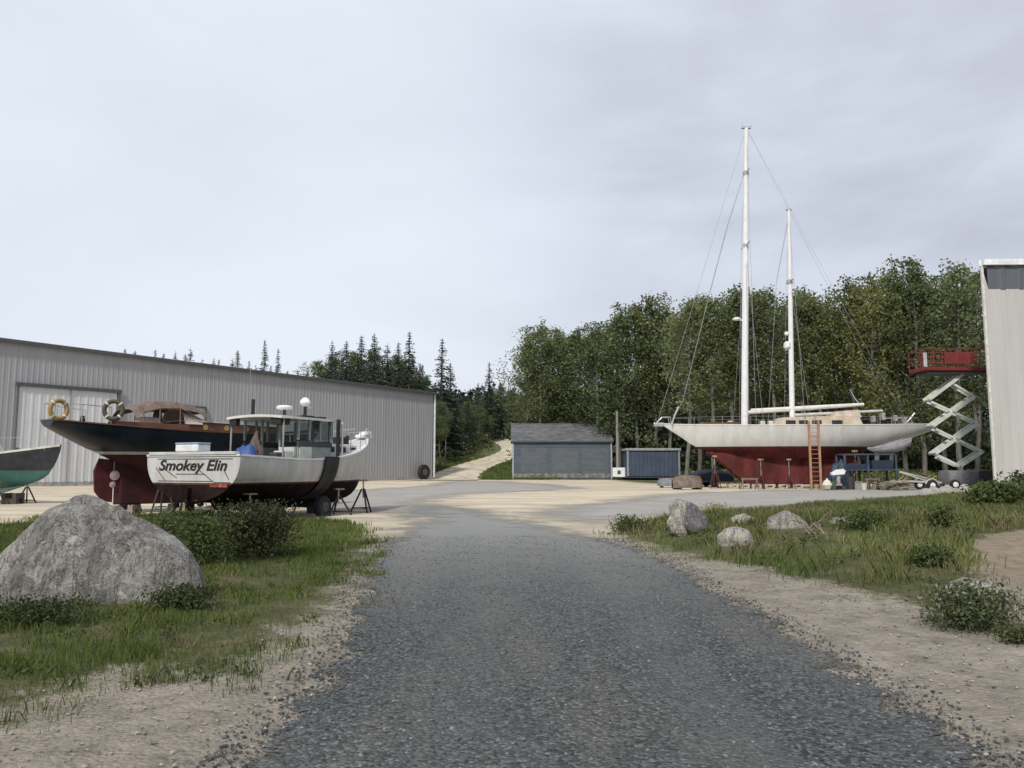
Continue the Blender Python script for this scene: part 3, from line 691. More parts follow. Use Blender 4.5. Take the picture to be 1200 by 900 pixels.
# ------------------------------------------------------------------ sheds
def board_shed(name, px0, px1, d, yb, ye, yr, depth, mw, mr, label, door=None):
    p0 = P(px0, yb, d); p1 = P(px1, yb, d); ze = P(px0, ye, d).z; w = p1.x-p0.x; z0 = p0.z
    t = empty(name, (p0.x, d, z0), label=label, cat='shed')
    he = ze-z0; zr = P(px0, yr, d+depth/2).z-z0
    mb = MB(); nb = int(he/.22)
    for i in range(nb):
        za, zb_ = he*i/nb, he*(i+1)/nb+.02
        mb.add([(0,-.035,za),(w,-.035,za),(w,0,zb_),(0,0,zb_)], [(0,1,2,3)])
        mb.add([(0,-.035,za),(w,-.035,za),(w,0,za),(0,0,za)], [(3,2,1,0)])
    mb.add([(0,0,-1),(w,0,-1),(w,0,he),(0,0,he)], [(0,1,2,3)])
    mb.build('front_wall', mw, t, fix=False)
    mb = MB()
    for xx in (0.0, w): mb.add([(xx,0,-1),(xx,depth,-1),(xx,depth,he),(xx,depth/2,zr-.06),(xx,0,he)], [(0,1,2,3,4)])
    mb.add([(0,depth,-1),(w,depth,-1),(w,depth,he),(0,depth,he)], [(0,1,2,3)]); mb.build('side_wall', mw, t, fix=False)
    mb = MB(); o = .3; s = (zr-he)/(depth/2)
    P0 = [(-.25,-o,he-o*s),(w+.25,-o,he-o*s),(w+.25,depth/2,zr),(-.25,depth/2,zr),(w+.25,depth+o,he-o*s),(-.25,depth+o,he-o*s)]
    Q0 = [(a,b,c+.09) for a, b, c in P0]
    mb.add(P0+Q0, [(0,3,2,1),(3,5,4,2),(6,7,8,9),(9,8,10,11),(0,1,7,6),(5,11,10,4),(0,6,9,3),(3,9,11,5),(1,2,8,7),(2,4,10,8)]); mb.build('roof', mr, t)
    mb = MB()
    for xx in (0.02, w-.02): mb.box((xx-.09,-.075,-.2),(xx+.09,-.037,he))
    mb.each('corner_board', mat('board_pale', (.34,.36,.37), .7), t)
    mb = MB(); mb.box((-.2,-o-.03,he-o*s-.10),(w+.2,-o-.002,he-o*s+.07)); mb.build('fascia', trim_m, t)
    return t, w, he
blue_w = mat('weathered_blue', (.062,.082,.115), .85, var=.3, scale=1.0, stretch=(.4,1,3), bump=.2, bscale=8, col2=(.095,.112,.135))
shing = mat('shingle_grey', (.125,.128,.138), .9, var=.25, scale=1.6, stretch=(.5,1,2), bump=.4, bscale=6)
t, w, he = board_shed('boat_shed', 601, 717, 100, 560, 516, 497, 9, blue_w, shing, 'blue grey weathered board shed with a shingled roof at the end of the yard')
mb = MB()
for k in range(3): mb.box((w*(.08+.31*k),-.05,.12),(w*(.08+.31*k)+w*.27,-.038,he*.8))
mb.each('boarded_door', mat('faded_blue', (.075,.095,.12), .85, var=.35, scale=1.2, stretch=(.5,1,3), col2=(.115,.125,.135)), t)
mb = MB(); mb.box((.1,-.06,0),(w-.1,-.041,.55)); mb.build('base_board', mat('stained_board', (.20,.19,.165), .9, var=.35, scale=2), t)
p0 = P(735,558,96); p1 = P(797,558,96)
t = empty('storage_container', (p0.x, 96, p0.z), label='low slate blue storage box beyond the ketch bow', cat='container'); w = p1.x-p0.x; h = P(735,528,96).z-p0.z
mb = MB(); corr(mb, Vector((0,0,0)), Vector((1,0,0)), Vector((0,-1,0)), w, 0, lambda s_: h, .5, .05); mb.box((0,.08,-.2),(w,5,h)); mb.build('body', mat('slate_blue', (.055,.075,.115), .6, var=.12, scale=.7), t)
mb = MB(); mb.box((-.15,-.2,h+.003),(w+.15,5.2,h+.28),.03); mb.build('roof', mat('roof_pale', (.3,.32,.33), .7), t)
mb = MB(); mb.box((-.02,-.09,0),(.2,-.055,h)); mb.box((w-.2,-.09,0),(w+.02,-.055,h)); mb.each('corner_post', mat('post_grey', (.25,.27,.29), .6), t)

# utility pole and meter box between the sheds
q = P(724,560,99); zt = P(724,482,99).z
t = empty('utility_pole', (q.x, 99, 0), label='pale wooden pole between the two sheds', cat='pole')
mb = MB(); mb.tube([(0,0,-.3),(.02,0,zt*.5),(0,0,zt)], [.22,.19,.15], 10); mb.build('post', mat('pole_wood', (.24,.23,.21), .9, bump=.3, scale=2, stretch=(4,4,.3)), t)
mb = MB(); mb.lathe((0,0,zt), [(.15,0.),(.16,.05),(.03,.12)], 'Z', 10); mb.build('cap', trim_m, t)
a = P(718,559,98); b_ = P(732,548,98)
t = empty('white_cabinet', ((a.x+b_.x)/2, 98, a.z), label='small white box cabinet between the two sheds', cat='cabinet'); w = (b_.x-a.x)/2; h = b_.z-a.z
mb = MB(); mb.box((-w,-.35,0),(w,.35,h),.05); mb.build('body', trimw, t)
mb = MB(); mb.box((-.2,-.365,h*.3),(.2,-.352,h*.7)); mb.build('plate', trim_m, t)

# ------------------------------------------------------------------ boats
def half(t, c):   # fullness of a section, t from keel 0 to sheer 1
    t = min(max(t, 0), 1)
    return (1-c)*(1-(1-t)**2.6)**.55+c*t**1.05
def hull(root, st, zw, mtop, mbot, mstripe=None, zs2=None, nx=36, mdeck=None, deckdrop=.06, rail=None, c_of=None, transom=None, bottom_rows=7, top_rows=6, flat_ends=True):
    """st: (x, half beam, sheer z, keel z, fullness c); splits at waterline zw (stripe zw..zs2)"""
    st = sorted(st); X_ = np.array([s[0] for s in st])
    def itp(x, k):
        # smooth (catmull) interpolation
        i = int(np.clip(np.searchsorted(X_, x)-1, 0, len(st)-2)); t = (x-X_[i])/(X_[i+1]-X_[i])
        v = [s[k] for s in st]; p1, p2 = v[i], v[i+1]; h = X_[i+1]-X_[i]
        m1 = (p2-v[i-1])/(X_[i+1]-X_[i-1])*h if i > 0 else (p2-p1); m2 = (v[i+2]-p1)/(X_[i+2]-X_[i])*h if i+2 < len(v) else (p2-p1)
        return (2*t**3-3*t**2+1)*p1+(t**3-2*t**2+t)*m1+(-2*t**3+3*t**2)*p2+(t**3-t**2)*m2
    xs_ = list(np.linspace(X_[0], X_[-1], nx))
    for e in st: xs_.append(e[0])
    xs_ = sorted(set(round(float(x), 4) for x in xs_))
    S = []
    for x in xs_:
        b = max(itp(x, 1), .012); zs = itp(x, 2); zk = min(itp(x, 3), zs-.05); c = itp(x, 4); S.append((x, b, zs, zk, c))
    def row(s_, z):
        x, b, zs, zk, c = s_; z = min(max(z, zk), zs); return b*half((z-zk)/(zs-zk), c), z
    def band(zlo, zhi, n, m, name):
        mb = MB()
        for sgn in (-1, 1):
            rows = []
            for s_ in S:
                lo = s_[3] if zlo is None else min(max(zlo, s_[3]), s_[2]); hi = s_[2] if zhi is None else min(max(zhi, s_[3]), s_[2])
                r = []
                for k in range(n+1):
                    tt = (k/n)**(1.6 if zlo is None else 1); z = lo+(hi-lo)*tt; yy, z = row(s_, z); r.append((s_[0], sgn*yy, z))
                rows.append(r)
            mb.grid(rows)
        # end caps
        for s_ in ((S[0], S[-1]) if flat_ends else ()):
            lo = s_[3] if zlo is None else min(max(zlo, s_[3]), s_[2]); hi = s_[2] if zhi is None else min(max(zhi, s_[3]), s_[2])
            if hi-lo < .01: continue
            L_ = []; Rr_ = []
            for k in range(n+1):
                tt = (k/n)**(1.6 if zlo is None else 1); z = lo+(hi-lo)*tt; yy, z = row(s_, z); L_.append((s_[0], -yy, z)); Rr_.append((s_[0], yy, z))
            mb.grid([L_, Rr_])
        return mb.build(name, m, root, smooth=True)
    top = zw if mstripe is None else zs2
    o1 = band(top, None, top_rows, mtop, 'topsides'); band(None, zw, bottom_rows, mbot, 'bottom')
    if mstripe is not None: band(zw, zs2, 1, mstripe, 'boot_stripe')
    if mdeck is not None:
        mb = MB(); rows = []
        for s_ in S:
            b = s_[1]*.985; zz = s_[2]-deckdrop; rows.append([(s_[0], -b, zz), (s_[0], -b*.5, zz+.05*b), (s_[0], 0, zz+.07*b), (s_[0], b*.5, zz+.05*b), (s_[0], b, zz)])
        mb.grid(rows); mb.build('deck', mdeck, root)
    if rail is not None:
        m_, w_, h_ = rail; mb = MB()
        for sgn in (-1, 1):
            rows = []
            for s_ in S:
                b = s_[1]; z = s_[2]
                rows.append([(s_[0], sgn*(b+.02), z-h_*.3), (s_[0], sgn*(b+.02), z+h_), (s_[0], sgn*max(b-w_, 0), z+h_), (s_[0], sgn*max(b-w_, 0), z-h_*.3)])
            mb.grid(rows)
        e0, e1 = S[0], S[-1]
        for s_ in ((e0,) if e0[1] > .1 else ())+((e1,) if e1[1] > .1 else ()): mb.box((s_[0]-.03,-s_[1],s_[2]-h_*.3),(s_[0]+.05,s_[1],s_[2]+h_*.99))
        mb.build('rail_cap', m_, root)
    return S
def slab(root, name, pts, th, m, y=0.0):
    mb = MB(); mb.prism(pts, y-th/2, y+th/2, .05); return mb.build(name, m, root)
def jack(x, y, z, zt, rz, label, group, m):
    """tripod boat stand with a pad"""
    t = empty('boat_stand', (x, y, z), rz, label, 'boat stand', group)
    h = zt-z; mb = MB()
    for k in range(3):
        a = k*2.094; mb.tube([(math.cos(a)*.42, math.sin(a)*.42, 0), (math.cos(a)*.05, math.sin(a)*.05, h*.72)], .03, 7); 
    mb.tube([(math.cos(k*2.094)*.34, math.sin(k*2.094)*.34, h*.14) for k in range(3)], .018, 6, closed=True)
    mb.build('tripod', m, t)
    mb = MB(); mb.tube([(0,0,h*.45),(0,0,h*.97)], .025, 8); mb.build('screw_post', mat('galv', (.4,.4,.4), .5, .6), t)
    mb = MB(); mb.box((-.14,-.14,h*.95),(.14,.14,h*1.0)); mb.build('pad', mat('pad_wood', (.3,.22,.13), .8), t)
    return t
def crib(x, y, z, h, label, group, w=.5, n=3, m=None):
    t = MB(); k = h/n
    for i in range(n):
        if i % 2: 
            t.box((-w/2,-w/2,i*k),(-w/2+.16,w/2,(i+1)*k-.004)); t.box((w/2-.16,-w/2,i*k),(w/2,w/2,(i+1)*k-.004))
        else:
            t.box((-w/2,-w/2,i*k),(w/2,-w/2+.16,(i+1)*k-.004)); t.box((-w/2,w/2-.16,i*k),(w/2,w/2,(i+1)*k-.004))
    o = t.build('keel_blocks', m or mat('crib_wood', (.25,.21,.16), .9, var=.3, scale=4)); o.location = (x, y, z)
    return tag(o, label, 'keel blocks', group)

white = mat('gelcoat_white', (.70,.70,.68), .35, var=.05, scale=1.6, coat=.1, spec=.45, col2=(.60,.595,.56), stretch=(1.6,1,.25))
white_d = mat('gelcoat_dull', (.54,.54,.53), .45, scale=2.5, col2=(.42,.41,.38), stretch=(1.5,1,.3))
navy = mat('navy_paint', (.010,.017,.026), .35, var=.3, scale=1.5, spec=.35)
maroon = mat('maroon_antifoul', (.045,.008,.010), .85, var=.25, scale=2)
redb = mat('red_antifoul', (.11,.026,.024), .8, var=.3, scale=.9, stretch=(1,1,.4), spec=.2)
blackb = mat('dark_antifoul', (.020,.012,.012), .9, var=.3, scale=2, spec=.08)
cream = mat('cream_paint', (.62,.58,.47), .5, var=.08)
wood = mat('varnished_wood', (.12,.052,.03), .4, var=.25, scale=3, stretch=(.3,3,3))
teak = mat('teak_deck', (.30,.23,.16), .8, var=.2, scale=3, stretch=(.3,6,1))
galv = mat('galv', (.4,.4,.4), .5, .6); steel = mat('stainless', (.6,.6,.6), .3, .9)
dark = mat('dark_grey_paint', (.045,.047,.05), .5); black = mat('black_gear', (.018,.018,.02), .6)
green = mat('sea_green', (.055,.15,.135), .5, var=.15, scale=1.5)
blue = mat('blue_tarp', (.035,.095,.28), .6, var=.25, scale=3, bump=.6, bscale=6)
grayg = mat('cabin_grey_green', (.30,.33,.31), .6, var=.1)

def text_on(parent, s, loc, rot, size, m, name='lettering', shear=0.0):
    cu = bpy.data.curves.new(name, 'FONT'); cu.body = s; cu.size = size; cu.align_x = 'CENTER'; cu.align_y = 'CENTER'; cu.extrude = .004; cu.shear = shear; cu.offset = size*.02
    to = bpy.data.objects.new(name, cu); COL.objects.link(to); dg = bpy.context.evaluated_depsgraph_get(); me = bpy.data.meshes.new_from_object(to.evaluated_get(dg))
    bpy.data.objects.remove(to); me.materials.clear(); me.materials.append(m)
    o = bpy.data.objects.new(name, me); COL.objects.link(o); o.parent = parent; o.location = loc; o.rotation_euler = rot; return o

# ---- lobster boat -------------------------------------------------
TH = R(65); lf = Vector((-math.sin(TH), math.cos(TH), 0)); near = Vector((P(281,560,21).x, 21, 0)); org = near+lf*1.72
lb = empty('lobster_boat', org, TH, 'white lobster fishing boat with an open wheelhouse and name across its stern', 'fishing boat')
st = [(0,1.72,1.82,.56,.0),(1.5,1.76,1.76,.48,.02),(3,1.74,1.73,.42,.05),(4.5,1.62,1.82,.38,.12),(5.8,1.3,2.0,.38,.3),(6.8,.88,2.22,.46,.5),(7.4,.52,2.38,.75,.6),(7.8,.24,2.5,1.4,.65),(8.05,.04,2.58,2.2,.7)]
S = hull(lb, st, 1.04, white_d, blackb, mdeck=None, rail=(white, .13, .04), mstripe=mat('rust_stripe', (.09,.03,.02), .7, var=.4), zs2=1.09)
# cockpit floor and foredeck
mb = MB(); rows = [[(s_[0], -s_[1]*.93, 1.2), (s_[0], s_[1]*.93, 1.2)] for s_ in S if s_[0] < 4.7]; mb.grid(rows); mb.build('cockpit_floor', grayg, lb)
mb = MB(); rows = [[(s_[0], -s_[1]*.99, s_[2]-.03), (s_[0], 0, s_[2]+.06), (s_[0], s_[1]*.99, s_[2]-.03)] for s_ in S if s_[0] > 4.5]; mb.grid(rows); mb.build('foredeck', white_d, lb)
mb = MB(); mb.box((4.64,-.75,1.85),(6.5,.75,2.28),.12); mb.build('trunk_cabin', white_d, lb)
mb = MB()
for sgn in (-1, 1):
    for k in (4.9, 5.5, 6.05): mb.box((k,sgn*.752-.004,2.0),(k+.32,sgn*.752+.004,2.18))
mb.each('port_light', black, lb)
slab(lb, 'skeg', [(.7,.55),(.9,.3),(5.6,.22),(6.6,.42),(6.2,.6),(3,.55)], .14, blackb)
mb = MB(); mb.box((-.16,-.03,.35),(.12,.03,.95)); mb.build('rudder', blackb, lb)
mb = MB(); mb.lathe((.35,0,.5), [(.05,-.08),(.07,0),(.05,.08)], 'X', 10)
for k in range(3):
    a = k*2.09; mb.add([(.33,math.cos(a)*.05,.5+math.sin(a)*.05),(.38,math.cos(a+.5)*.1,.5+math.sin(a+.5)*.1),(.39,math.cos(a+.35)*.26,.5+math.sin(a+.35)*.26),(.33,math.cos(a)*.27,.5+math.sin(a)*.27)], [(0,1,2,3)])
mb.build('propeller', mat('bronze_dull', (.12,.07,.04), .6), lb, fix=False)
# wheelhouse
zt = 3.02; yS = 1.06; xa, xf = 3.05, 4.62; cab = lb
pale = mat('panel_pale', (.55,.57,.52), .6, var=.1)
mb = MB()
mb.box((xa,-yS,1.2),(xf,-yS+.05,2.14)); mb.box((xa,yS-.05,1.2),(xf,yS,2.14)); mb.box((xf-.05,-yS+.052,1.2),(xf,yS-.052,2.2)); mb.each('cabin_side', grayg, cab)
mb = MB(); mb.box((xa-.04,-yS+.07,1.22),(xa+.0,-.35,2.12)); mb.box((xa-.04,.3,1.22),(xa+.0,yS-.07,2.12)); mb.each('bulkhead', pale, cab)
mb = MB(); mb.box((xa+.05,-yS-.03,1.5),(xa+.6,-yS-.004,2.13)); mb.build('side_panel', pale, cab)
mb = MB(); mb.box((2.5,-1.05,1.22),(2.85,-.6,2.0),.03); mb.build('engine_box', pale, cab)
mb = MB(); mb.box((2.2,-1.0,1.3),(2.45,-.7,1.95),.04); mb.build('bait_barrel', dark, cab)
mb = MB()
for sgn in (-1, 1): mb.box((xa-.02,sgn*yS-.035,2.142),(xf+.01,sgn*yS+.035,2.30))
mb.box((xf-.04,-yS+.04,2.202),(xf+.02,yS-.04,2.34)); mb.each('dark_belt', mat('belt_dark', (.05,.052,.055), .6), cab)
mb = MB()
for sgn in (-1, 1):
    for xx in (xa, xa+.5, xa+1.02): mb.box((xx-.03,sgn*yS-.03,2.342),(xx+.03,sgn*yS+.03,zt-.03))
    mb.box((xf-.08,sgn*yS-.06,2.342),(xf+.02,sgn*yS+.06,zt-.03))
    mb.tube([(2.42,sgn*1.02,1.3),(2.44,sgn*1.02,zt-.02)], .028, 8)
for yy in (-.36, .36): mb.box((xf-.05,yy-.04,2.342),(xf+.01,yy+.04,zt-.03)); mb.box((xa-.03,yy-.03,1.22),(xa+.03,yy+.03,zt-.03))
mb.each('window_post', mat('post_pale', (.26,.28,.27), .6, var=.15), cab)
mb = MB()
for sgn in (-1, 1):
    for a_, b_ in ((xa+.04,xa+.46),(xa+.54,xa+.98),(xa+1.06,xf-.09)): mb.box((a_,sgn*yS-.004,2.35),(b_,sgn*yS+.004,zt-.06))
for a_, b_ in ((-1.0,-.41),(-.31,.31),(.41,1.0)): mb.box((xf-.024,a_,2.35),(xf-.016,b_,zt-.06))
mb.each('window_pane', glassmat('boat_glass', (.8,.83,.83), .16), cab)
mb = MB(); rows = []
for i, xx in enumerate(np.linspace(2.28, 4.84, 12)):
    w_ = 1.17 if 0 < i < 11 else 1.08; rows.append([(xx, yy*w_, zt+.07-.06*yy*yy) for yy in np.linspace(-1, 1, 9)])
mb.grid(rows); rows2 = [[(a, b, c-.075) for a, b, c in r] for r in rows]; mb.grid(rows2)
mb.grid([rows[0], rows2[0]]); mb.grid([rows[-1], rows2[-1]]); mb.grid([[r[0] for r in rows], [r[0] for r in rows2]]); mb.grid([[r[-1] for r in rows], [r[-1] for r in rows2]])
rf = mb.build('roof', mat('roof_cream', (.6,.59,.53), .5, var=.08), cab, smooth=True)
mb = MB(); mb.box((2.34,.75,zt-.24),(2.5,1.02,zt-.02)); mb.box((2.34,-.98,zt-.24),(2.75,-.6,zt-.02)); mb.box((4.2,-.9,zt-.3),(4.35,-.7,zt-.02)); mb.each('spot_lamp', black, cab)
mb = MB(); mb.tube([(2.5,.25,zt+.02),(2.5,.25,zt+.55)], .055, 10); mb.build('exhaust_stack', black, rf)
mb = MB(); mb.tube([(2.45,.35,zt+.02),(2.45,.35,zt+1.5)], [.012,.006], 6); mb.tube([(3.1,.7,zt+.02),(3.1,.7,zt+.9)], [.01,.005], 6); mb.each('antenna', mat('whip_grey', (.3,.3,.3), .5), rf)
mb = MB(); mb.tube([(3.1,-.45,zt+.02),(3.1,-.45,zt+.26)], .05, 8); mb.build('radar_post', dark, rf)
mb = MB(); mb.lathe((3.1,-.45,zt+.24), [(.12,0),(.23,.03),(.25,.08),(.21,.13),(.08,.15)], 'Z', 20); mb.build('radar_dome', trimw, rf, smooth=True)
mb = MB(); mb.tube([(4.0,-.5,zt+.02),(4.0,-.5,zt+.42)], .05, 8); mb.box((3.85,-.65,zt+.03),(4.3,-.35,zt+.12)); mb.build('dome_post', black, rf)
mb = MB(); mb.lathe((4.0,-.5,zt+.40), [(.06,0),(.13,.05),(.17,.13),(.15,.2),(.09,.27),(.03,.3)], 'Z', 18); mb.lathe((4.22,-.45,zt+.32), [(.03,0),(.09,.03),(.09,.1),(.02,.13)], 'Z', 14); mb.each('satellite_dome', trimw, rf, smooth=True)
mb = MB(); mb.lathe((3.6,-.8,zt+.03), [(.07,0),(.09,.05),(.05,.1)], 'Z', 10); mb.box((4.4,-.8,zt+.03),(4.7,-.55,zt+.1)); mb.each('navigation_light', black, rf)
mb = MB(); mb.box((4.70,-1.3,1.3),(4.78,-1.2,zt+.02)); mb.build('hauler_post', black, lb)
mb = MB(); mb.tube([(4.95,-1.25,1.85),(4.95,-1.25,2.95)], .035, 8); mb.build('davit_post', white, lb)
# rub mat hanging on the hull side
mb = MB(); rows = []
for zz in np.linspace(.55, 1.84, 9):
    r = []
    for xx in np.linspace(3.45, 4.2, 5):
        s_ = min(S, key=lambda q: abs(q[0]-xx)); k = s_[1]*half((zz-s_[3])/(s_[2]-s_[3]), s_[4]) if zz < s_[2] else s_[1]; r.append((xx, -k-.05, zz))
    rows.append(r)
mb.grid(rows); mb.grid([[(a, b-.03, c) for a, b, c in r] for r in rows]); mb.build('hauling_mat', black, lb)
# bow: pulpit and white mooring bits
mb = MB(); mb.box((7.55,-.16,2.55),(8.2,.16,2.68),.05); mb.box((7.7,-.26,2.66),(8.02,.1,2.80),.05); mb.build('bow_roller', trimw, lb)
mb = MB()
for sgn in (-1, 1):
    mb.tube([(5.1,sgn*1.34,2.62),(6,sgn*1.14,2.68),(7,sgn*.72,2.78),(7.7,sgn*.25,2.9)], .016, 6)
    for xx, yy, zz in ((5.4,1.28,2.65),(6.2,1.08,2.7),(7,.72,2.78)): mb.tube([(xx,sgn*yy*.98,2.0),(xx,sgn*yy,zz)], .014, 6)
mb.build('bow_rail', steel, lb)
mb = MB(); mb.tube([(6.9,0,2.3),(6.9,0,2.62)], .06, 8); mb.box((6.2,-.3,2.3),(6.55,.1,2.55),.03); mb.build('mooring_bitt', black, lb)
# transom marks: lettering and dark panel lines
ink = mat('ink_black', (.015,.014,.014), .6); lineM = mat('line_grey', (.10,.085,.08), .7, var=.4)
text_on(lb, 'Smokey Elin', (-.012, .0, 1.55), (R(90), 0, R(-90)), .40, ink, 'boat_name', .25).scale = (1.28, 1, 1)
mb = MB()
def lb_line(y0, z0, y1, z1, w_=.022): mb.beam((-.008, y0, z0), (-.008, y1, z1), w_, .012, up=(0,1,0) if abs(z1-z0) > abs(y1-y0) else (0,0,1))
lb_line(1.3,1.74,-1.45,1.74); lb_line(1.35,1.5,1.0,1.16); lb_line(1.25,1.14,-.75,1.14); lb_line(.95,1.43,.55,1.22); lb_line(.6,1.33,-.5,1.33); lb_line(-.3,1.42,-.8,1.12); lb_line(-1.15,1.45,-1.35,1.18); lb_line(-.8,1.11,-1.4,1.11)
mb.build('transom_trim', lineM, lb)
mb = MB(); mb.box((-.02,-1.3,.98),(-.004,-.7,1.08)); mb.build('rust_patch', mat('rust', (.35,.09,.05), .8, var=.4, scale=6), lb)
# stern rail items
mb = MB(); mb.box((-.06,-1.6,1.85),(.08,1.6,1.93),.01); mb.build('stern_cap', mat('cap_pale', (.5,.52,.49), .6, var=.15), lb)
def local(o, v): return o.matrix_basis@Vector(v) if False else Vector(o.location)+Matrix.Rotation(o.rotation_euler[2], 3, 'Z')@Vector(v)
q = local(lb, (.12,.15,1.932)); bx = empty('bait_box', q, TH, 'white lidded box with a blue top edge standing on the lobster boat stern', 'box')
mb = MB(); mb.box((-.2,-.42,0),(.25,.42,.2),.03); mb.build('bin', trimw, bx)
mb = MB(); mb.box((-.21,-.43,.203),(.26,.43,.25),.02); mb.build('lid', mat('pale_blue', (.25,.4,.52), .5), bx)
# blue tarp heap in cockpit
def heap(name, c, sx, sy, sz, m, label, cat, rz=0, seed=1.0):
    bm = bmesh.new(); bmesh.ops.create_icosphere(bm, subdivisions=4, radius=1)
    for v in bm.verts:
        n_ = mnoise.fractal(v.co*1.8+Vector((seed,seed*2,0)), 1.0, 2.0, 4)*.28; v.co *= 1+n_; v.co = Vector((v.co.x*sx, v.co.y*sy, max(v.co.z, -.02)*sz))
    me = bpy.data.meshes.new(name); bm.to_mesh(me); bm.free(); me.materials.append(m); me.polygons.foreach_set('use_smooth', [True]*len(me.polygons))
    o = bpy.data.objects.new(name, me); COL.objects.link(o); o.location = c; o.rotation_euler = (0,0,rz); return tag(o, label, cat)
heap('blue_tarp', local(lb, (1.35,-.7,1.22)), .42, .42, .85, blue, 'crumpled blue tarp heaped in the lobster boat cockpit', 'tarp', TH, 2.2)
heap('oilskin_heap', local(lb, (2.3,-.1,1.22)), .28, .28, 1.15, mat('brown_cloth', (.12,.09,.08), .9), 'brown gear piled under the lobster boat wheelhouse roof', 'gear', TH, 5.2)
for k, (xx, yy, lab) in enumerate(((.9,0,'timber keel blocks under the lobster boat stern'),(3.2,0,'timber keel blocks under the middle of the lobster boat'),(5.4,0,'timber keel blocks under the lobster boat bow'))):
    q = local(lb, (xx, yy, 0)); z = gpt(q.x, q.y); crib(q.x, q.y, z, (.27 if k else .3)-z*1.0, lab, 'keel blocks under the lobster boat', .6, 2, mat('crib_dark', (.07,.06,.05), .9))
for k, (xx, yy, zz, lab) in enumerate(((.9,-1.25,.8,'dark tripod stand at the near stern quarter of the lobster boat'),(4.5,-1.5,.85,'dark tripod stand behind the black mat on the lobster boat side'),(6.3,-1.15,1.1,'dark tripod stand propping the lobster boat bow'),(.9,1.3,.8,'dark tripod stand on the far stern quarter of the lobster boat'),(6.1,1.1,1.1,'dark tripod stand on the far bow side of the lobster boat'))):
    q = local(lb, (xx, yy, 0)); jack(q.x, q.y, gpt(q.x, q.y), zz, TH+k, lab, 'stands under the lobster boat', black)
q = local(lb, (3.9,-1.35,0)); t = empty('dolly_wheel', (q.x, q.y, gpt(q.x, q.y)+.3), TH, 'black wheel of a dolly under the lobster boat side', 'wheel')
mb = MB(); mb.lathe((0,0,0), [(.16,-.12),(.27,-.14),(.32,-.08),(.32,.08),(.27,.14),(.16,.12)], 'Y', 20); mb.build('tyre', rubber, t, smooth=True)
mb = MB(); mb.lathe((0,0,0), [(.03,-.15),(.155,-.13),(.155,.13),(.03,.15)], 'Y', 16); mb.tube([(0,0,0),(0,1.2,0)], .03, 6); mb.build('rim', dark, t)

# ---- navy sloop ---------------------------------------------------
TN = R(50); so = Vector((P(51,560,24.5).x, 24.5, 0))
ns = empty('navy_sloop', so, TN, 'navy hulled wooden yacht with a counter stern and maroon keel behind the lobster boat', 'sailboat')
st = [(0,.5,2.96,2.74,.3),(.5,.78,2.91,2.46,.25),(1.0,.98,2.87,2.2,.25),(1.6,1.18,2.83,1.93,.3),(2.6,1.42,2.77,1.5,.3),(4,1.6,2.71,1.1,.3),(5.5,1.6,2.70,1.0,.3),(7,1.34,2.74,1.05,.35),(8.3,.9,2.83,1.4,.5),(9.2,.5,2.92,1.95,.6),(9.8,.2,2.98,2.5,.7),(10.1,.04,3.02,2.86,.7)]
S = hull(ns, st, 1.92, navy, maroon, mstripe=mat('boot_cream', (.45,.47,.42), .5), zs2=2.01, mdeck=teak, deckdrop=.03, rail=(wood, .07, .03))
slab(ns, 'keel', [(2.12,1.75),(2.14,.3),(6.4,.27),(7.6,.75),(8.5,1.5),(5.5,1.5)], .3, maroon)
slab(ns, 'rudder', [(2.08,1.75),(2.08,.38),(1.75,.42),(1.5,.75),(1.45,1.4),(1.6,1.8)], .1, mat('maroon_light', (.07,.011,.013), .8, var=.2))
mb = MB(); mb.lathe((2.06,-.16,1.25), [(.03,-.02),(.16,0),(.03,.02)], 'Y', 12); mb.lathe((2.0,-.16,.95), [(.02,-.02),(.1,0),(.02,.02)], 'Y', 12); mb.each('anode', mat('zinc_pink', (.42,.3,.29), .6), ns)
mb = MB(); mb.prism([(4.2,2.7),(8.0,2.74),(7.7,3.02),(4.25,3.1)], -.75, .75, .02); tr = mb.build('cabin_trunk', wood, ns)
mb = MB(); mb.prism([(4.1,3.085),(4.1,3.13),(7.85,3.05),(7.85,3.01)], -.82, .82); mb.build('cabin_top', mat('cabin_top_pale', (.5,.47,.42), .6), tr)
mb = MB()
for xx in (4.8, 5.6, 6.4, 7.1): mb.lathe((xx,-.765,2.9), [(.001,-.01),(.10,-.012),(.11,.01)], 'Y', 14)
mb.each('porthole', mat('brass', (.45,.3,.12), .4, .8), tr)
mb = MB(); mb.prism([(1.4,2.86),(4.1,2.72),(4.1,2.95),(1.5,2.98)], -.95, -.88); mb.prism([(1.4,2.86),(4.1,2.72),(4.1,2.95),(1.5,2.98)], .88, .95); mb.each('cockpit_coaming', wood, ns)
# canvas cover over hoops
hoop = MB()
for xx, zz in ((2.55,3.55),(3.1,3.72),(3.8,3.75)):
    hoop.tube([(xx,-.92,2.85),(xx,-.9,zz-.25),(xx,-.7,zz-.04),(xx,0,zz),(xx,.7,zz-.04),(xx,.9,zz-.25),(xx,.92,2.85)], .02, 6)
hoop.tube([(2.55,-.9,3.3),(3.1,-.9,3.47),(3.8,-.9,3.5),(4.6,-.88,3.15)], .016, 6); hoop.build('canopy_hoops', mat('hoop_brown', (.2,.13,.1), .6), ns)
mb = MB(); rows = []
for xx, zz in ((2.3,3.42),(2.55,3.56),(3.1,3.73),(3.8,3.76),(4.4,3.7),(5.0,3.4)): rows.append([(xx, yy*.9, zz-.30*abs(yy)**4) for yy in np.linspace(-1, 1, 11)])
mb.grid(rows); mb.build('canopy', mat('canvas_brown', (.16,.115,.095), .9, var=.2), ns, smooth='all', fix=False)
mb = MB(); rows = []
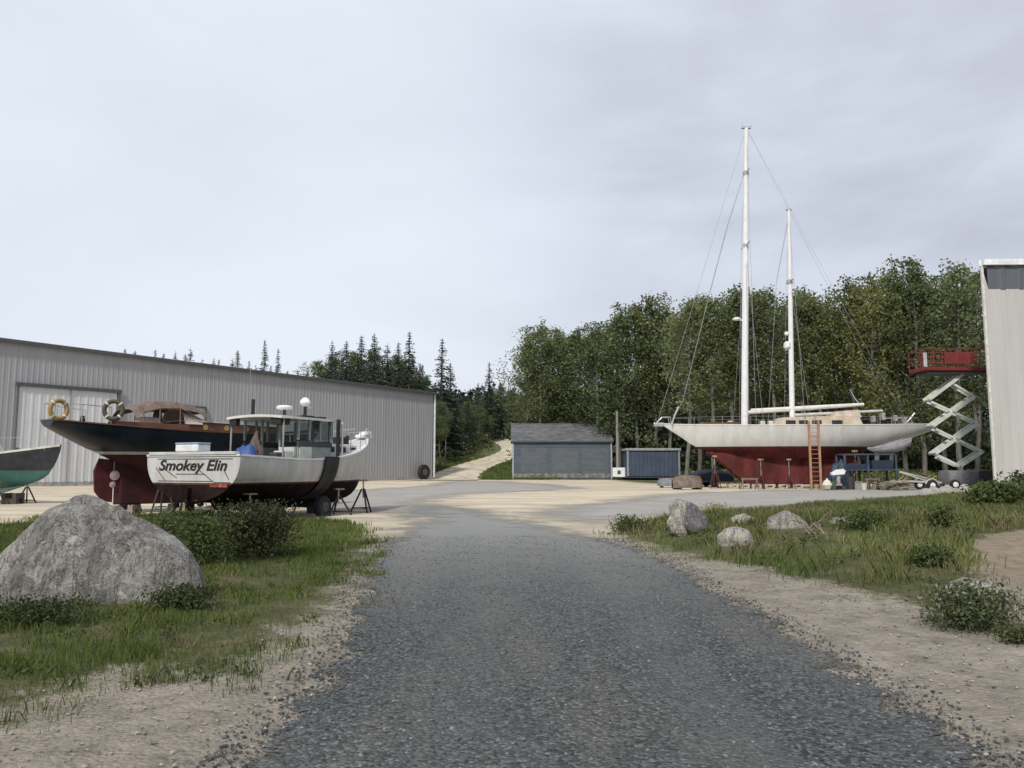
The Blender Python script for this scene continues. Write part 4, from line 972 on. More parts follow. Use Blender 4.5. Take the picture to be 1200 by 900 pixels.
for k in range(9):
    a = math.pi*k/8; rows.append([(4.0+i*.22, -.85*math.cos(a), 2.98+ (.62-i*.09)*math.sin(a)) for i in range(4)])
mb.grid(rows); mb.build('spray_hood', mat('hood_cream', (.58,.5,.43), .7, var=.15), ns, smooth='all', fix=False)
mb = MB(); mb.box((2.7,-.6,2.88),(3.3,.1,3.18),.08); mb.build('cockpit_cushion', mat('cushion_pink', (.5,.36,.3), .8), ns)
mb = MB(); mb.lathe((3.45,0,3.2), [(.30,-.02),(.34,0),(.30,.02)], 'X', 20); mb.tube([(3.5,0,2.7),(3.45,0,3.2)], .04, 8); mb.build('steering_wheel', black, ns)
# life rings on stern rail
mb = MB(); mb.tube([(1.5,-.98,2.86),(1.5,-.98,3.4),(.7,-.8,3.45),(.05,-.42,3.5),(.05,.42,3.5),(.7,.8,3.45),(1.5,.98,3.4),(1.5,.98,2.86)], .016, 6)
for xx, yy in ((.7,-.8),(.05,-.42),(.05,.42),(.7,.8)): mb.tube([(xx,yy,2.88),(xx,yy,3.47)], .014, 6)
mb.build('stern_rail', steel, ns)
def ring(c, rz, m1, m2, label):
    t = empty('life_ring', c, rz, label, 'life ring', 'life rings on the navy yacht stern')
    mb = MB(); mb.tube([(math.cos(a)*.26, 0, math.sin(a)*.28) for a in np.linspace(0, 2*math.pi, 24, endpoint=False)], .07, 10, closed=True); mb.build('ring', m1, t, smooth='all')
    mb = MB()
    for a in (.78, 2.36, 3.93, 5.5): mb.tube([(math.cos(a-.09)*.26, 0, math.sin(a-.09)*.28), (math.cos(a+.09)*.26, 0, math.sin(a+.09)*.28)], .077, 10)
    mb.build('band', m2, t)
    return t
ring(local(ns, (1.5,-1.12,3.30)), TN-R(28), mat('ring_olive', (.075,.07,.045), .7), cream, 'dark olive life ring nearer the canopy of the navy yacht')
ring(local(ns, (.12,-.52,3.27)), TN+R(10), mat('ring_tan', (.33,.23,.09), .7), cream, 'tan life ring at the very end of the navy yacht stern')
mb = MB(); mb.lathe(local(ns, (.75,-.72,2.9)), [(.06,0),(.08,.08),(.05,.16),(.07,.2)], 'Z', 10); tag(mb.build('winch', black), 'small black winch on the navy yacht stern deck between the life rings', 'winch')
for k, (xx, zz, lab) in enumerate(((2.6,.27,'timber blocks under the aft end of the maroon keel'),(4.4,.27,'timber blocks under the middle of the maroon keel'),(6.2,.27,'timber blocks under the forward end of the maroon keel'))):
    q = local(ns, (xx,0,0)); z = gpt(q.x, q.y); crib(q.x, q.y, z, zz-z, lab, 'blocks under the navy yacht', .6, 2)
for k, (xx, yy, zz, lab) in enumerate(((3.2,-1.15,1.62,'tripod stand on the near side of the navy yacht, aft'),(6.6,-1.1,1.5,'tripod stand on the near side of the navy yacht, forward'),(3.2,1.15,1.62,'tripod stand on the far side of the navy yacht, aft'),(6.6,1.1,1.5,'tripod stand on the far side of the navy yacht, forward'))):
    q = local(ns, (xx, yy, 0)); jack(q.x, q.y, gpt(q.x, q.y), zz, k, lab, 'stands under the navy yacht', dark)

# ---- green boat at the left edge ----------------------------------
TG = R(-8); LG = 8.4; tip = P(71,523,33); go = Vector((tip.x, tip.y, 0))-Matrix.Rotation(TG, 3, 'Z')@Vector((LG,0,0))
gb = empty('green_boat', go, TG, 'dark boat with a sea green bottom cut off by the left frame edge', 'boat')
st = [(0,1.0,2.15,.95,.1),(1.5,1.3,2.0,.7,.15),(3.5,1.42,1.92,.62,.2),(5,1.3,1.95,.62,.25),(6.2,1.0,2.05,.66,.4),(7.2,.6,2.2,.85,.5),(7.9,.3,2.31,1.2,.6),(8.25,.12,2.37,1.75,.7),(8.4,.03,2.39,2.15,.7)]
S = hull(gb, st, 1.38, mat('hull_dark', (.03,.032,.04), .4, var=.3), green, mdeck=white_d, deckdrop=.02, rail=(mat('rail_pale', (.52,.55,.48), .6), .1, .07))
mb = MB(); mb.prism([(1.5,2.0),(5.3,1.98),(5.0,2.5),(1.6,2.6)], -.8, .8, .03); cbn = mb.build('cabin', white_d, gb)
mb = MB()
for xx in (2.1, 3.0, 3.9): mb.box((xx,-.815,2.2),(xx+.5,-.795,2.4))
mb.each('cabin_window', black, cbn)
mb = MB(); mb.tube([(1.9,0,2.5),(1.9,0,3.3)], .04, 8); mb.lathe((5.35,-.4,3.25), [(.05,0),(.28,.03),(.26,.16),(.05,.2)], 'Z', 14); mb.tube([(5.35,-.4,2.0),(5.35,-.4,3.25)], .03, 6); mb.build('radar_dome', trimw, gb)
mb = MB(); mb.box((5.2,-.9,2.0),(5.5,-.6,2.3),.03); mb.lathe((6.9,-.55,2.2), [(.06,0),(.09,.06),(.05,.12)], 'Z', 10); mb.lathe((5.9,-.95,2.08), [(.06,0),(.09,.06),(.05,.12)], 'Z', 10); mb.each('deck_cleat', black, gb)
slab(gb, 'skeg', [(.6,.9),(.8,.45),(5.8,.42),(6.9,.75),(5,.8)], .14, mat('pale_teal', (.3,.42,.4), .7))
mb = MB()
for xx in (7.9, 7.0, 6.0, 5.0): mb.tube([(xx,-(.3 if xx > 7.5 else .6 if xx > 6.5 else 1.0),2.2),(xx,-(.3 if xx > 7.5 else .6 if xx > 6.5 else 1.0),2.75)], .012, 6)
mb.tube([(7.9,-.3,2.75),(7,-.6,2.72),(6,-1,2.7),(5,-1.2,2.68)], .01, 5); mb.build('guard_rail', steel, gb)
q = local(gb, (6.5,-.15,0)); z = gpt(q.x, q.y); crib(q.x, q.y, z, .46-z, 'dark timber blocks under the green boat forefoot', 'blocks under the green boat', .6, 2, mat('crib_dark', (.07,.06,.05), .9))
q = local(gb, (6.3,-.85,0)); jack(q.x, q.y, gpt(q.x, q.y), .95, 0, 'dark tripod stand under the near side of the green boat', 'stands under the green boat', black)
q = local(gb, (6.3,.85,0)); jack(q.x, q.y, gpt(q.x, q.y), .95, 0, 'dark tripod stand under the far side of the green boat', 'stands under the green boat', black)
q = local(gb, (3,0,0)); z = gpt(q.x, q.y); crib(q.x, q.y, z, .46-z, 'timber blocks under the green boat midships', 'blocks under the green boat', .6, 2)

# ---- white ketch --------------------------------------------------
DK = 58.0; kx = P(768,560,DK).x
kt = empty('white_ketch', (kx, DK, 0), 0, 'long white two masted yacht with red bottom standing on blocks', 'sailboat')
def kp(px, py, y=0.0):  # pixel on the ketch plane to its local coordinates
    q = P(px, py, DK); return (q.x-kx, y, q.z)
zs = lambda py: P(900, py, DK).z
ks = [(768,.05,497,499.5,.7),(786,.40,498,512,.7),(805,.85,498.5,525.5,.6),(830,1.4,499,531,.45),(870,2.1,500,537,.35),(910,2.35,500,540,.3),(950,2.3,500,537,.3),(985,1.95,499.5,529,.3),(1010,1.65,499,523,.3),(1030,1.35,498.5,517,.3),(1050,1.0,498,510,.3),(1064,.72,497,505,.3)]
st = [(kp(a,0)[0], b, zs(c), zs(d_), e) for a, b, c, d_, e in ks]
S = hull(kt, st, zs(525.5), white, redb, mstripe=mat('boot_dark', (.10,.015,.02), .6), zs2=zs(523.6), mdeck=teak, deckdrop=.05, rail=(white, .1, .05), nx=44)
slab(kt, 'keel', [kp(a,b)[::2] for a, b in ((826,530),(846,545),(858,556),(872,566.5),(966,568),(980,560),(990,528))], .5, redb)
slab(kt, 'rudder', [kp(a,b)[::2] for a, b in ((992,528),(984,560),(996,561),(1008,545),(1012,522))], .16, mat('rudder_brown', (.12,.035,.03), .8))
def kmast(pxb, pyb, pxt, pyt, r0, r1, name):
    a = kp(pxb, pyb); b_ = kp(pxt, pyt); mb = MB(); mb.tube([a, [(a[i]*.5+b_[i]*.5) for i in range(3)], b_], [r0, (r0+r1)/2+.02, r1], 12); return mb.build(name, mat('mast_white', (.72,.72,.72), .4, var=.04), kt, smooth=True), Vector(a), Vector(b_)
mm, ma, mt = kmast(872.5,503,874.5,150,.26,.16,'main_mast'); mz, za, zt_ = kmast(928.5,503,924.5,246,.20,.11,'mizzen_mast')
def on(a, b, py):  # point on a mast at height of pixel row
    z = zs(py); t = (z-a.z)/(b.z-a.z); return a.lerp(b, t)
for m_, a, b, rows_, nm in ((mm, ma, mt, ((203,.9),(288,1.15)), 'm'), (mz, za, zt_, ((330,.8),), 'z')):
    mb = MB()
    for py, hw in rows_:
        c = on(a, b, py); mb.tube([c+Vector((0,-hw,.05)), c, c+Vector((0,hw,.05))], [.03,.07,.03], 7); mb.box(c-Vector((.2,.2,.15)), c+Vector((.2,.2,.15)), .03)
    mb.build('spreader', mat('spreader_grey', (.4,.42,.43), .5), m_)
mb = MB(); c = mt; mb.box(c-Vector((.35,.12,.05)), c+Vector((.35,.12,.1)), .02); mb.tube([c+Vector((-.28,0,.1)), c+Vector((-.28,0,.45))], .02, 6); mb.tube([c+Vector((.2,0,.1)), c+Vector((.45,0,.25))], .02, 6); mb.build('masthead_fitting', mat('spreader_grey', (.4,.42,.43), .5), mm)
mb = MB(); c = zt_; mb.box(c-Vector((.2,.1,.05)), c+Vector((.2,.1,.08)), .02); mb.tube([c+Vector((-.15,0,.08)), c+Vector((-.15,0,.35))], .015, 6); mb.build('masthead_fitting', mat('spreader_grey', (.4,.42,.43), .5), mz)
mb = MB(); c = on(ma, mt, 374)+Vector((-.62,0,0)); mb.lathe(c, [(.1,-.12),(.3,-.06),(.3,.06),(.12,.14)], 'Z', 16); mb.beam(c, c+Vector((.5,0,-.1)), .1, .1); mb.build('radar_dome', trimw, mm, smooth=True)
mb = MB(); c = on(za, zt_, 405)+Vector((-.28,0,0)); mb.lathe(c, [(.12,-.3),(.26,-.16),(.26,.16),(.12,.3)], 'Z', 14); c = on(za, zt_, 391)+Vector((-.3,0,0)); mb.lathe(c, [(.05,-.15),(.16,-.08),(.16,.08),(.05,.15)], 'Z', 12); mb.each('radar_reflector', trimw, mz, smooth=True)
mb = MB(); a = kp(876,483.5); b_ = kp(1012,474); mb.tube([a, b_], [.15,.12], 10); mb.tube([kp(880,481), kp(950,478), kp(1008,473.5)], [.13,.18,.08], 10); mb.build('main_boom', white, mm, smooth=True)
mb = MB(); a = kp(931,486.5); b_ = kp(1034,481.5); mb.tube([a, b_], [.12,.1], 10); mb.build('mizzen_boom', mat('boom_grey', (.5,.51,.5), .5), mz, smooth=True)
mb = MB(); mb.tube([kp(1006,472), kp(1001,466), kp(996,456)], [.05,.04,.03], 6); mb.build('boom_crutch', mat('pole_grey', (.35,.36,.35), .6), kt)
# rigging
rig = mat('rig_wire', (.34,.35,.37), .5, .3)
def stay(p, q, r): 
    mb.tube([p, Vector(p).lerp(Vector(q), .5)+Vector((0,0,-.05)), q], r, 5)
mb = MB(); mb.tube([on(ma, mt, 206)+Vector((-.2,0,0)), kp(853,262), kp(832,342)], [.03,.05,.04], 6); mb.tube([kp(832,342), kp(800,470), kp(786,497)], [.022,.018,.018], 5); mb.build('forestay', rig, mm)
mb = MB()
for sgn in (-1, 1):
    stay(on(ma, mt, 152), on(ma, mt, 288)+Vector((0,sgn*1.15,.05)), .010); stay(on(ma, mt, 288)+Vector((0,sgn*1.15,.05)), kp(876,500,sgn*2.1), .012); stay(on(ma, mt, 288), kp(868,500,sgn*2.1), .010); stay(on(ma, mt, 288), kp(884,500,sgn*2.15), .010)
    stay(on(za, zt_, 250), on(za, zt_, 330)+Vector((0,sgn*.8,.05)), .009); stay(on(za, zt_, 330)+Vector((0,sgn*.8,.05)), kp(931,500,sgn*2.2), .011); stay(on(za, zt_, 330), kp(938,500,sgn*2.15), .009)
stay(mt, kp(1000,300), .008) if False else None
stay(mt, kp(770,497), .012); stay(on(za, zt_, 255)+Vector((-.05,0,0)), kp(910,330), .03); stay(kp(910,330), kp(900,495), .012)
stay(mt, zt_, .008); stay(zt_, kp(1058,497,.5), .009); stay(mt, kp(1060,497,-.5), .008)
mb.build('shrouds', rig, kt)
# deck gear
mb = MB(); mb.prism([kp(a,b)[::2] for a, b in ((906,501),(912,490),(960,488.5),(1000,489),(1006,501))], -1.1, 1.1, .02); dh = mb.build('deckhouse', mat('deckhouse_tan', (.58,.50,.38), .5, var=.12, scale=1.5), kt)
mb = MB(); mb.prism([kp(a,b)[::2] for a, b in ((972,490),(974,483),(1000,481),(1004,490))], -.9, .9, .02); mb.build('doghouse', mat('hood_cream', (.58,.5,.43), .7, var=.15), dh)
mb = MB()
for a, b in ((915,926),(930,941),(945,956),(968,980)): 
    p, q = kp(a,498), kp(b,493.5); mb.box((p[0],-1.112,p[2]),(q[0],-1.09,q[2]))
mb.each('cabin_window', mat('glass_dark', (.03,.035,.04), .2), dh)
mb = MB(); p, q = kp(818,500), kp(866,495); mb.prism([(p[0],p[2]),(q[0],p[2]),(q[0]-.2,q[2]),(p[0]+.3,q[2])], -.7, .7, .02); mb.build('fore_cabin', wood, kt)
mb = MB(); mb.box((kp(962,0)[0],-1.0,zs(491)),(kp(1002,0)[0],1.0,zs(488.6)),.02) if False else None
for a in (855, 893, 902): p = kp(a,499); mb.box((p[0]-.15,-.3,p[2]),(p[0]+.15,.1,p[2]+.35),.04)
mb.each('deck_vent', cream, kt)
mb = MB(); mb.tube([kp(786,498,-.4), kp(789,488,-.4), kp(794,477,-.3)], [.05,.06,.05], 7); mb.build('anchor', mat('galv_pale', (.42,.43,.42), .6), kt)
mb = MB(); q = kp(766,497); mb.box((q[0],-.12,q[2]-.18),(q[0]+.75,.12,q[2]+.1),.05); mb.tube([kp(770,495,-.1), kp(776,489,-.2), kp(784,489,-.35), kp(786,498,-.4)], .03, 6); mb.tube([kp(770,495,.1), kp(776,489,.2), kp(784,489,.35), kp(786,498,.4)], .03, 6); mb.build('bow_pulpit', steel, kt)
mb = MB()
for sgn in (-1, 1):
    mb.tube([kp(1040,490,sgn*1.15), kp(1052,489,sgn*.95), kp(1063,489,sgn*.7)], .025, 6)
    for px, yy in ((1040,1.15),(1052,.95),(1063,.7)): mb.tube([kp(px,499,sgn*yy), kp(px,489,sgn*yy)], .02, 6)
    for px, yy in ((810,.95),(840,1.55),(870,2.05),(900,2.25),(975,2.05),(1010,1.6)): mb.tube([kp(px,499.5,sgn*yy), kp(px,489.5,sgn*yy)], .014, 5)
    mb.tube([kp(px,489.8,sgn*yy) for px, yy in ((788,.45),(810,.95),(840,1.55),(870,2.05),(900,2.25),(975,2.05),(1010,1.6),(1040,1.15))], .008, 4)
mb.tube([kp(1063,489,-.7), kp(1063,489,.7)], .025, 6); mb.build('guard_rail', steel, kt)
mb = MB()
for px, py, s in ((1020,491,.22),(1031,488,.25),(1046,490,.2),(1057,493,.22)): q = kp(px, py, -.4); mb.box((q[0]-s*.5,-.4-s,q[2]-s*1.2),(q[0]+s*.5,-.4+s,q[2]+s*.9),.05)
mb.each('stern_box', mat('gear_grey', (.33,.34,.33), .6, var=.3, scale=5), kt)
mb = MB(); mb.tube([kp(1062,496,0), kp(1072,484,0)], .06, 6); mb.beam(kp(1062,497,0), kp(1070,495,0), .2, .06); mb.build('stern_davit', galv, kt)
# cribbing under keel
k_lab = ['at its fore end','second from its fore end','third from its fore end','just left of the mast line','just right of the mast line','left of the ladder','behind the ladder']
for i, px in enumerate((858,871,885,900,916,933,958)):
    q = P(px,560,DK); z = gpt(q.x, DK); crib(q.x, DK, z, zs(566.8)-z-.02, 'pale timber keel blocks of the white ketch, '+k_lab[i], 'timber blocks under the white ketch', .7, 3, mat('crib_pale', (.42,.36,.29), .9, var=.25, scale=3))
for i, (px, yy, zt_2, lab) in enumerate(((838,-1.0,534,'foremost near tripod stand of the white ketch'),(892,-1.9,538,'near tripod stand left of the ladder on the white ketch'),(925,-2.0,538,'near tripod stand next to the ladder foot of the white ketch'),(1003,-1.4,528,'aftermost near tripod stand of the white ketch'),(838,1.0,534,'foremost far tripod stand of the white ketch'),(905,1.9,538,'middle far tripod stand of the white ketch'),(1003,1.4,528,'aftermost far tripod stand of the white ketch'))):
    q = P(px,560,DK+yy); jack(q.x, DK+yy, 0, zs(zt_2), i*.7, lab, 'stands under the white ketch', mat('stand_rust', (.07,.03,.025), .8))
# ladder
a0 = P(952,572,54.6); t = empty('wooden_ladder', (P(956,560,54.6).x, 54.6, 0), 0, 'tan brown wooden ladder leaning on the white ketch side', 'ladder')
topz = P(957,494,55.6).z; lw = .33; lm = mat('ladder_orange', (.34,.19,.11), .6, var=.15, scale=2); lmt = mat('ladder_top', (.5,.42,.3), .7)
for sgn in (-1, 1):
    mb = MB(); mb.beam((sgn*lw,0,.0),(sgn*lw+.3,.8,topz), .14, .12, up=(0,1,0)); mb.build('rail', lm, t)
mb = MB()
for k in range(1, 15): f_ = k/15.5; mb.tube([(-lw+.3*f_,f_*.8,topz*f_),(lw+.3*f_,f_*.8,topz*f_)], .022, 6)
mb.build('rungs', lm, t)
mb = MB()
for sgn in (-1, 1): mb.tube([(sgn*lw+.3,.8,topz-.1),(sgn*lw+.3,.85,topz+.3),(sgn*lw+.3,1.3,topz+.4),(sgn*lw+.3,1.6,topz-.1)], .035, 6)
mb.build('hand_hoop', lmt, t)

# ------------------------------------------------------------------ things around the ketch
# small dinghy on a blue rack
rack_b = mat('rack_blue', (.05,.075,.105), .6, var=.2)
rx0, rx1 = P(990,560,55).x, P(1050,560,55).x; zr = P(1000,531.5,55).z
t = empty('boat_rack', ((rx0+rx1)/2, 55.6, 0), 0, 'blue steel rack below the ketch stern carrying a small dinghy', 'rack'); w = (rx1-rx0)/2
mb = MB()
for sx in (-1, -.1, 1):
    for yy in (-.7, .7): mb.box((sx*w-.06,yy-.06,0),(sx*w+.06,yy+.06,zr-.1))
mb.each('upright', rack_b, t)
mb = MB()
for zz in (zr-.05, zr*.55):
    for yy in (-.7, .7): mb.box((-w,yy-.05,zz-.05),(w,yy+.05,zz+.04))
    for sx in (-1, -.1, 1): mb.box((sx*w-.05,-.64,zz-.049),(sx*w+.05,.64,zz+.039))
mb.each('crossbar', rack_b, t)
mb = MB(); mb.box((-w*.95,-.62,zr*.55+.045),(w*.0,.6,zr*.55+.4),.03); mb.box((w*.1,-.62,zr*.55+.045),(w*.9,.6,zr*.55+.65),.03); mb.each('stowed_box', mat('dark_navy', (.02,.03,.06), .7), t)
for px, w_, h_, m_, lab in ((1004,.5,.55,mat('bin_grey', (.3,.3,.3), .7),'grey bin under the left bay of the blue rack'),(1016,.4,.8,mat('barrel_brown', (.22,.11,.06), .7),'brown drum beneath the middle of the blue rack'),(1030,.7,.5,cream,'cream crate beneath the right bay of the blue rack')):
    q = P(px,560,55.5); mb = MB()
    if 'drum' in lab: mb.lathe((0,0,0), [(w_*.5,0),(w_*.52,.03),(w_*.5,h_*.33),(w_*.53,h_*.35),(w_*.5,h_*.37),(w_*.53,h_*.66),(w_*.5,h_*.7),(w_*.52,h_-.03),(w_*.45,h_)], 'Z', 18)
    else: mb.box((-w_/2,-w_/2,0),(w_/2,w_/2,h_*.88),.03); mb.box((-w_/2-.03,-w_/2-.03,h_*.885),(w_/2+.03,w_/2+.03,h_),.02)
    o = mb.build('drum' if 'drum' in lab else 'crate' if 'crate' in lab else 'bin', m_, smooth=True); o.location = (q.x, 55.5, 0); tag(o, lab, o.name.split('.')[0])
q = P(1018,560,55.6); dg_ = empty('small_dinghy', (q.x, 55.6, zr), 0, 'small grey white dinghy lying on the blue rack below the ketch stern', 'dinghy')
L_ = P(1066,560,55.6).x-q.x; hull(dg_, [(0,.04,.42,.3,.6),(L_*.15,.35,.42,.10,.4),(L_*.4,.62,.55,.0,.2),(L_*.7,.7,.80,.10,.1),(L_*.92,.62,.98,.34,.1),(L_,.58,1.05,.5,.1)], .12, mat('dinghy_grey', (.42,.42,.44), .6), mat('dinghy_bottom', (.3,.3,.32), .7), mdeck=mat('dinghy_grey', (.42,.42,.44), .6), nx=16, rail=(mat('dinghy_grey', (.42,.42,.44), .6), .06, .03))
# blue tarp stack and outboard by the ladder
q = P(985,560,55); heap('tarp_stack', (q.x+.1, 55.3, 0), .8, .7, 1.9, mat('teal_tarp', (.03,.055,.085), .6, var=.3, scale=3, bump=.5, bscale=5), 'dark blue tarp covered stack right of the ladder', 'tarp', 0, 7.7)
q = P(982,560,53.8); t = empty('outboard_engine', (q.x, 53.8, 0), 0, 'white outboard engine on a stand in front of the blue tarp stack', 'engine')
mb = MB(); mb.prism([(-.45,.98),(-.5,1.12),(-.1,1.36),(.35,1.42),(.5,1.3),(.4,1.05)], -.2, .2, .08); mb.build('cowl', trimw, t, smooth=True)
mb = MB(); mb.box((-.1,-.1,.35),(.12,.1,1.04),.03); mb.prism([(-.2,.3),(.25,.3),(.2,.42),(-.15,.42)], -.12, .12); mb.build('shaft', mat('engine_grey', (.3,.3,.31), .5), t)
mb = MB(); mb.beam((-.35,.25,0),(-.05,.15,.9), .06, .06); mb.beam((.35,.25,0),(.05,.15,.9), .06, .06); mb.beam((-.35,-.25,0),(-.05,.12,.8), .06, .06); mb.beam((.35,-.25,0),(.05,.12,.8), .06, .06); mb.build('stand', wood, t)
for px, s, m_, lab in ((969,.34,cream,'cream fender ball at the ladder foot'),(976,.22,mat('bottle_green', (.05,.12,.05), .6),'green bottle shaped can beside the cream fender'),(1012,.3,cream,'cream bucket in front of the blue rack')):
    q = P(px,560,53.9); mb = MB()
    if 'ball' in lab: mb.lathe((0,0,s), [(.03,-s),(s*.6,-s*.8),(s,0.),(s*.6,s*.8),(.08,s),(.05,s*1.3)], 'Z', 16)
    elif 'can' in lab: mb.lathe((0,0,0), [(s*.6,0),(s*.7,.05),(s*.7,s*2),(s*.25,s*2.5),(s*.25,s*2.8)], 'Z', 14)
    else: mb.lathe((0,0,0), [(s*.5,0),(s*.7,s*1.5),(s*.76,s*1.52),(s*.76,s*1.6),(s*.6,s*1.6)], 'Z', 16)
    o = mb.build('fender' if 'ball' in lab else 'can' if 'can' in lab else 'bucket', m_, smooth=True); o.location = (q.x, 53.9, 0); tag(o, lab, o.name.split('.')[0])
# boat trailer with frame at x 1048..1100
q = P(1074,560,54.5); t = empty('boat_trailer', (q.x, 54.5, 0), 0, 'empty pale galvanised boat trailer between rack and scissor lift', 'trailer')
mb = MB()
for yy in (-.7, .7): mb.beam((-1.3,yy,.62),(1.3,yy,.5), .1, .12)
for xx in (-1.0, 0, 1.1): mb.beam((xx,-.7,.56),(xx,.7,.56), .1, .1)
mb.beam((-1.3,-.7,.6),(-2.0,0,.45), .09, .1); mb.beam((-1.3,.7,.6),(-2.0,0,.45), .09, .1); mb.beam((-1.4,-.5,1.2),(.4,-.55,.62), .08, .08); mb.beam((-.9,.5,1.25),(1.2,.45,.7), .08, .08); mb.build('frame', mat('galv_pale', (.42,.43,.42), .6), t)
mb = MB()
for xx in (-.9, .9):
    for yy in (-.35, .35): mb.beam((xx-.2,yy,.62),(xx+.2,yy,.95), .12, .06)
mb.each('bunk', mat('pad_wood', (.3,.22,.13), .8), t)
for yy in (-.85, .85):
    mb = MB(); mb.lathe((.6,yy,.33), [(.18,-.1),(.28,-.11),(.33,-.06),(.33,.06),(.28,.11),(.18,.1)], 'Y', 20); wl = mb.build('tyre', rubber, t, smooth=True)
    mb = MB(); mb.lathe((.6,yy,.33), [(.03,-.12),(.175,-.1),(.175,.1),(.03,.12)], 'Y', 16); mb.build('rim', trimw, wl)
    mb = MB(); mb.tube([(.6+.42*math.cos(a), yy, .33+.42*math.sin(a)) for a in np.linspace(.2, 2.94, 9)], .05, 6); mb.build('mudguard', mat('galv_pale', (.42,.43,.42), .6), t)
# timber offcuts heap
q = P(1052,560,53.8); mb = MB()
for k in range(9): a = random.uniform(-.5, .5); mb.beam((random.uniform(-.9,-.4), random.uniform(-.4,.4), .08+.06*k), (random.uniform(.4,1.0), random.uniform(-.4,.4), .08+.06*k+random.uniform(-.04,.1)), .16, .05)
o = mb.build('timber_pile', mat('offcuts', (.33,.29,.22), .9, var=.3, scale=4)); o.location = (q.x, 53.8, 0); tag(o, 'untidy pile of timber offcuts left of the boat trailer', 'timber')
for i, (px, py, wd, lab) in enumerate(((1092,577,18,'low pale rock in front of the boat trailer wheel'),(1128,577,22,'low pale rock in front of the scissor lift'),(1148,576,14,'low pale rock at the corner of the cream building'),(1110,575,12,'small pale rock between lift wheel and trailer wheel'))):
    rock('pale_rubble', [(px-wd,py+3),(px-wd*.8,py-2),(px-wd*.2,py-5),(px+wd*.5,py-4),(px+wd,py+2),(px,py+5)], 47+i*.4, .5, gr2, lab, .06, 3, 3, group='pale rocks along the lane edge')

for px, d, kind, lab in ((996,54.6,'black_drum','black drum between the tarp stack and the grey bin'),(1040,54.2,'pallet','weathered pallets stacked before the right bay of the blue rack'),(1022,54.2,'sawhorse','dark sawhorse in front of the middle of the blue rack'),(1060,58.5,'pallet','darker pallets stacked behind the boat trailer frame'),(1082,58,'black_drum','black drum behind the boat trailer wheel'),(878,55.6,'sawhorse','low dark sawhorse before the keel blocks under the main mast'),(812,61,'pallet','pallets stacked behind the brown upturned rowboat'),(1000,58.5,'pallet','pallets under the ketch rudder behind the rack')):
    q = P(px,560,d)
    if kind == 'black_drum':
        mb = MB(); mb.lathe((0,0,0), [(.27,0),(.29,.03),(.28,.3),(.3,.32),(.28,.34),(.28,.58),(.3,.6),(.28,.62),(.29,.87),(.25,.88),(.25,.86)], 'Z', 18); o = mb.build(kind, dark, smooth=True)
    elif kind == 'pallet':
        o = empty('pallet_stack', (0,0,0)); n_ = random.randint(3,6)
        mb = MB()
        for k in range(n_):
            zz = k*.14; r_ = random.uniform(-.05,.05)
            for yy in (-.45,0,.45): mb.box((-.6+r_,yy-.05,zz+.02),(.6+r_,yy+.05,zz+.11))
            for xx in np.linspace(-.54,.54,6): mb.box((xx-.06+r_,-.5,zz+.111),(xx+.06+r_,.5,zz+.131))
        mb.build('pallet_boards', mat('pallet_wood', (.17,.145,.115), .9, var=.35, scale=4), o)
    else:
        o = empty('sawhorse', (0,0,0)); mb = MB(); mb.beam((-.6,0,.72),(.6,0,.72), .09, .12); mb.build('beam', mat('pallet_wood', (.17,.145,.115), .9), o); mb = MB()
        for xx in (-.5,.5):
            for yy in (-.28,.28): mb.beam((xx*1.1,yy,0),(xx,yy*.1,.7), .06, .05)
        mb.each('leg', mat('pallet_wood', (.17,.145,.115), .9), o)
    o.location = (q.x, d, 0); o.rotation_euler = (0,0,random.uniform(-.5,.5)); tag(o, lab, {'black_drum':'drum','pallet':'pallets','sawhorse':'sawhorse'}[kind])
# ---- scissor lift --------------------------------------------------
DL = 56.0; lx = P(1126,560,DL).x
sl = empty('scissor_lift', (lx, DL, 0), 0, 'raised scissor lift with a red platform beside the cream building', 'lift')
def lp(px, py, y=0.0): q = P(px, py, DL); return (q.x-lx, y, q.z)
arm = mat('arm_pale', (.58,.61,.56), .5, var=.1)
segs = [((1122,546),(1148,529)),((1143,496),(1092,532)),((1139,465),(1089,500)),((1125,439),(1085,469))]
segb = [((1098,536),(1121,546)),((1094,503),(1148,529)),((1088,471),(1143,496)),((1112,449),(1139,465))]
mb = MB()
for yy in (-.42, .34):
    for a, b_ in segs: mb.beam(lp(*a, yy), lp(*b_, yy), .09, .27, up=(0,1,0)) if False else mb.beam(lp(*a, yy), lp(*b_, yy), .08, .22)
mb.build('outer_arm', arm, sl)
mb = MB()
for yy in (-.32, .24):
    for a, b_ in segb: mb.beam(lp(*a, yy), lp(*b_, yy), .07, .15)
mb.beam(lp(1121,546,-.32), lp(1092,532,-.32), .08, .2)
mb.build('inner_arm', arm, sl)
mb = MB()
for a in ((1148,529),(1143,496),(1139,465),(1089,500),(1092,532),(1086,470),(1117,514),(1113,483)): mb.tube([lp(*a,-.5), lp(*a,.42)], .07, 8)
mb.build('pivot_pin', galv, sl)
mb = MB(); a, b_ = lp(1104,566), lp(1149,549.5); mb.box((a[0]+.1,-.8,.32),(b_[0]-.1,.8,b_[2]-.1),.18); body = mb.build('chassis', mat('chassis_grey', (.20,.205,.225), .5, var=.12), sl, smooth=True)
mb = MB(); mb.box((b_[0]-.7,-1.05,.45),(b_[0]+.25,-.955,b_[2]-.12),.04); mb.build('control_box', dark, body)
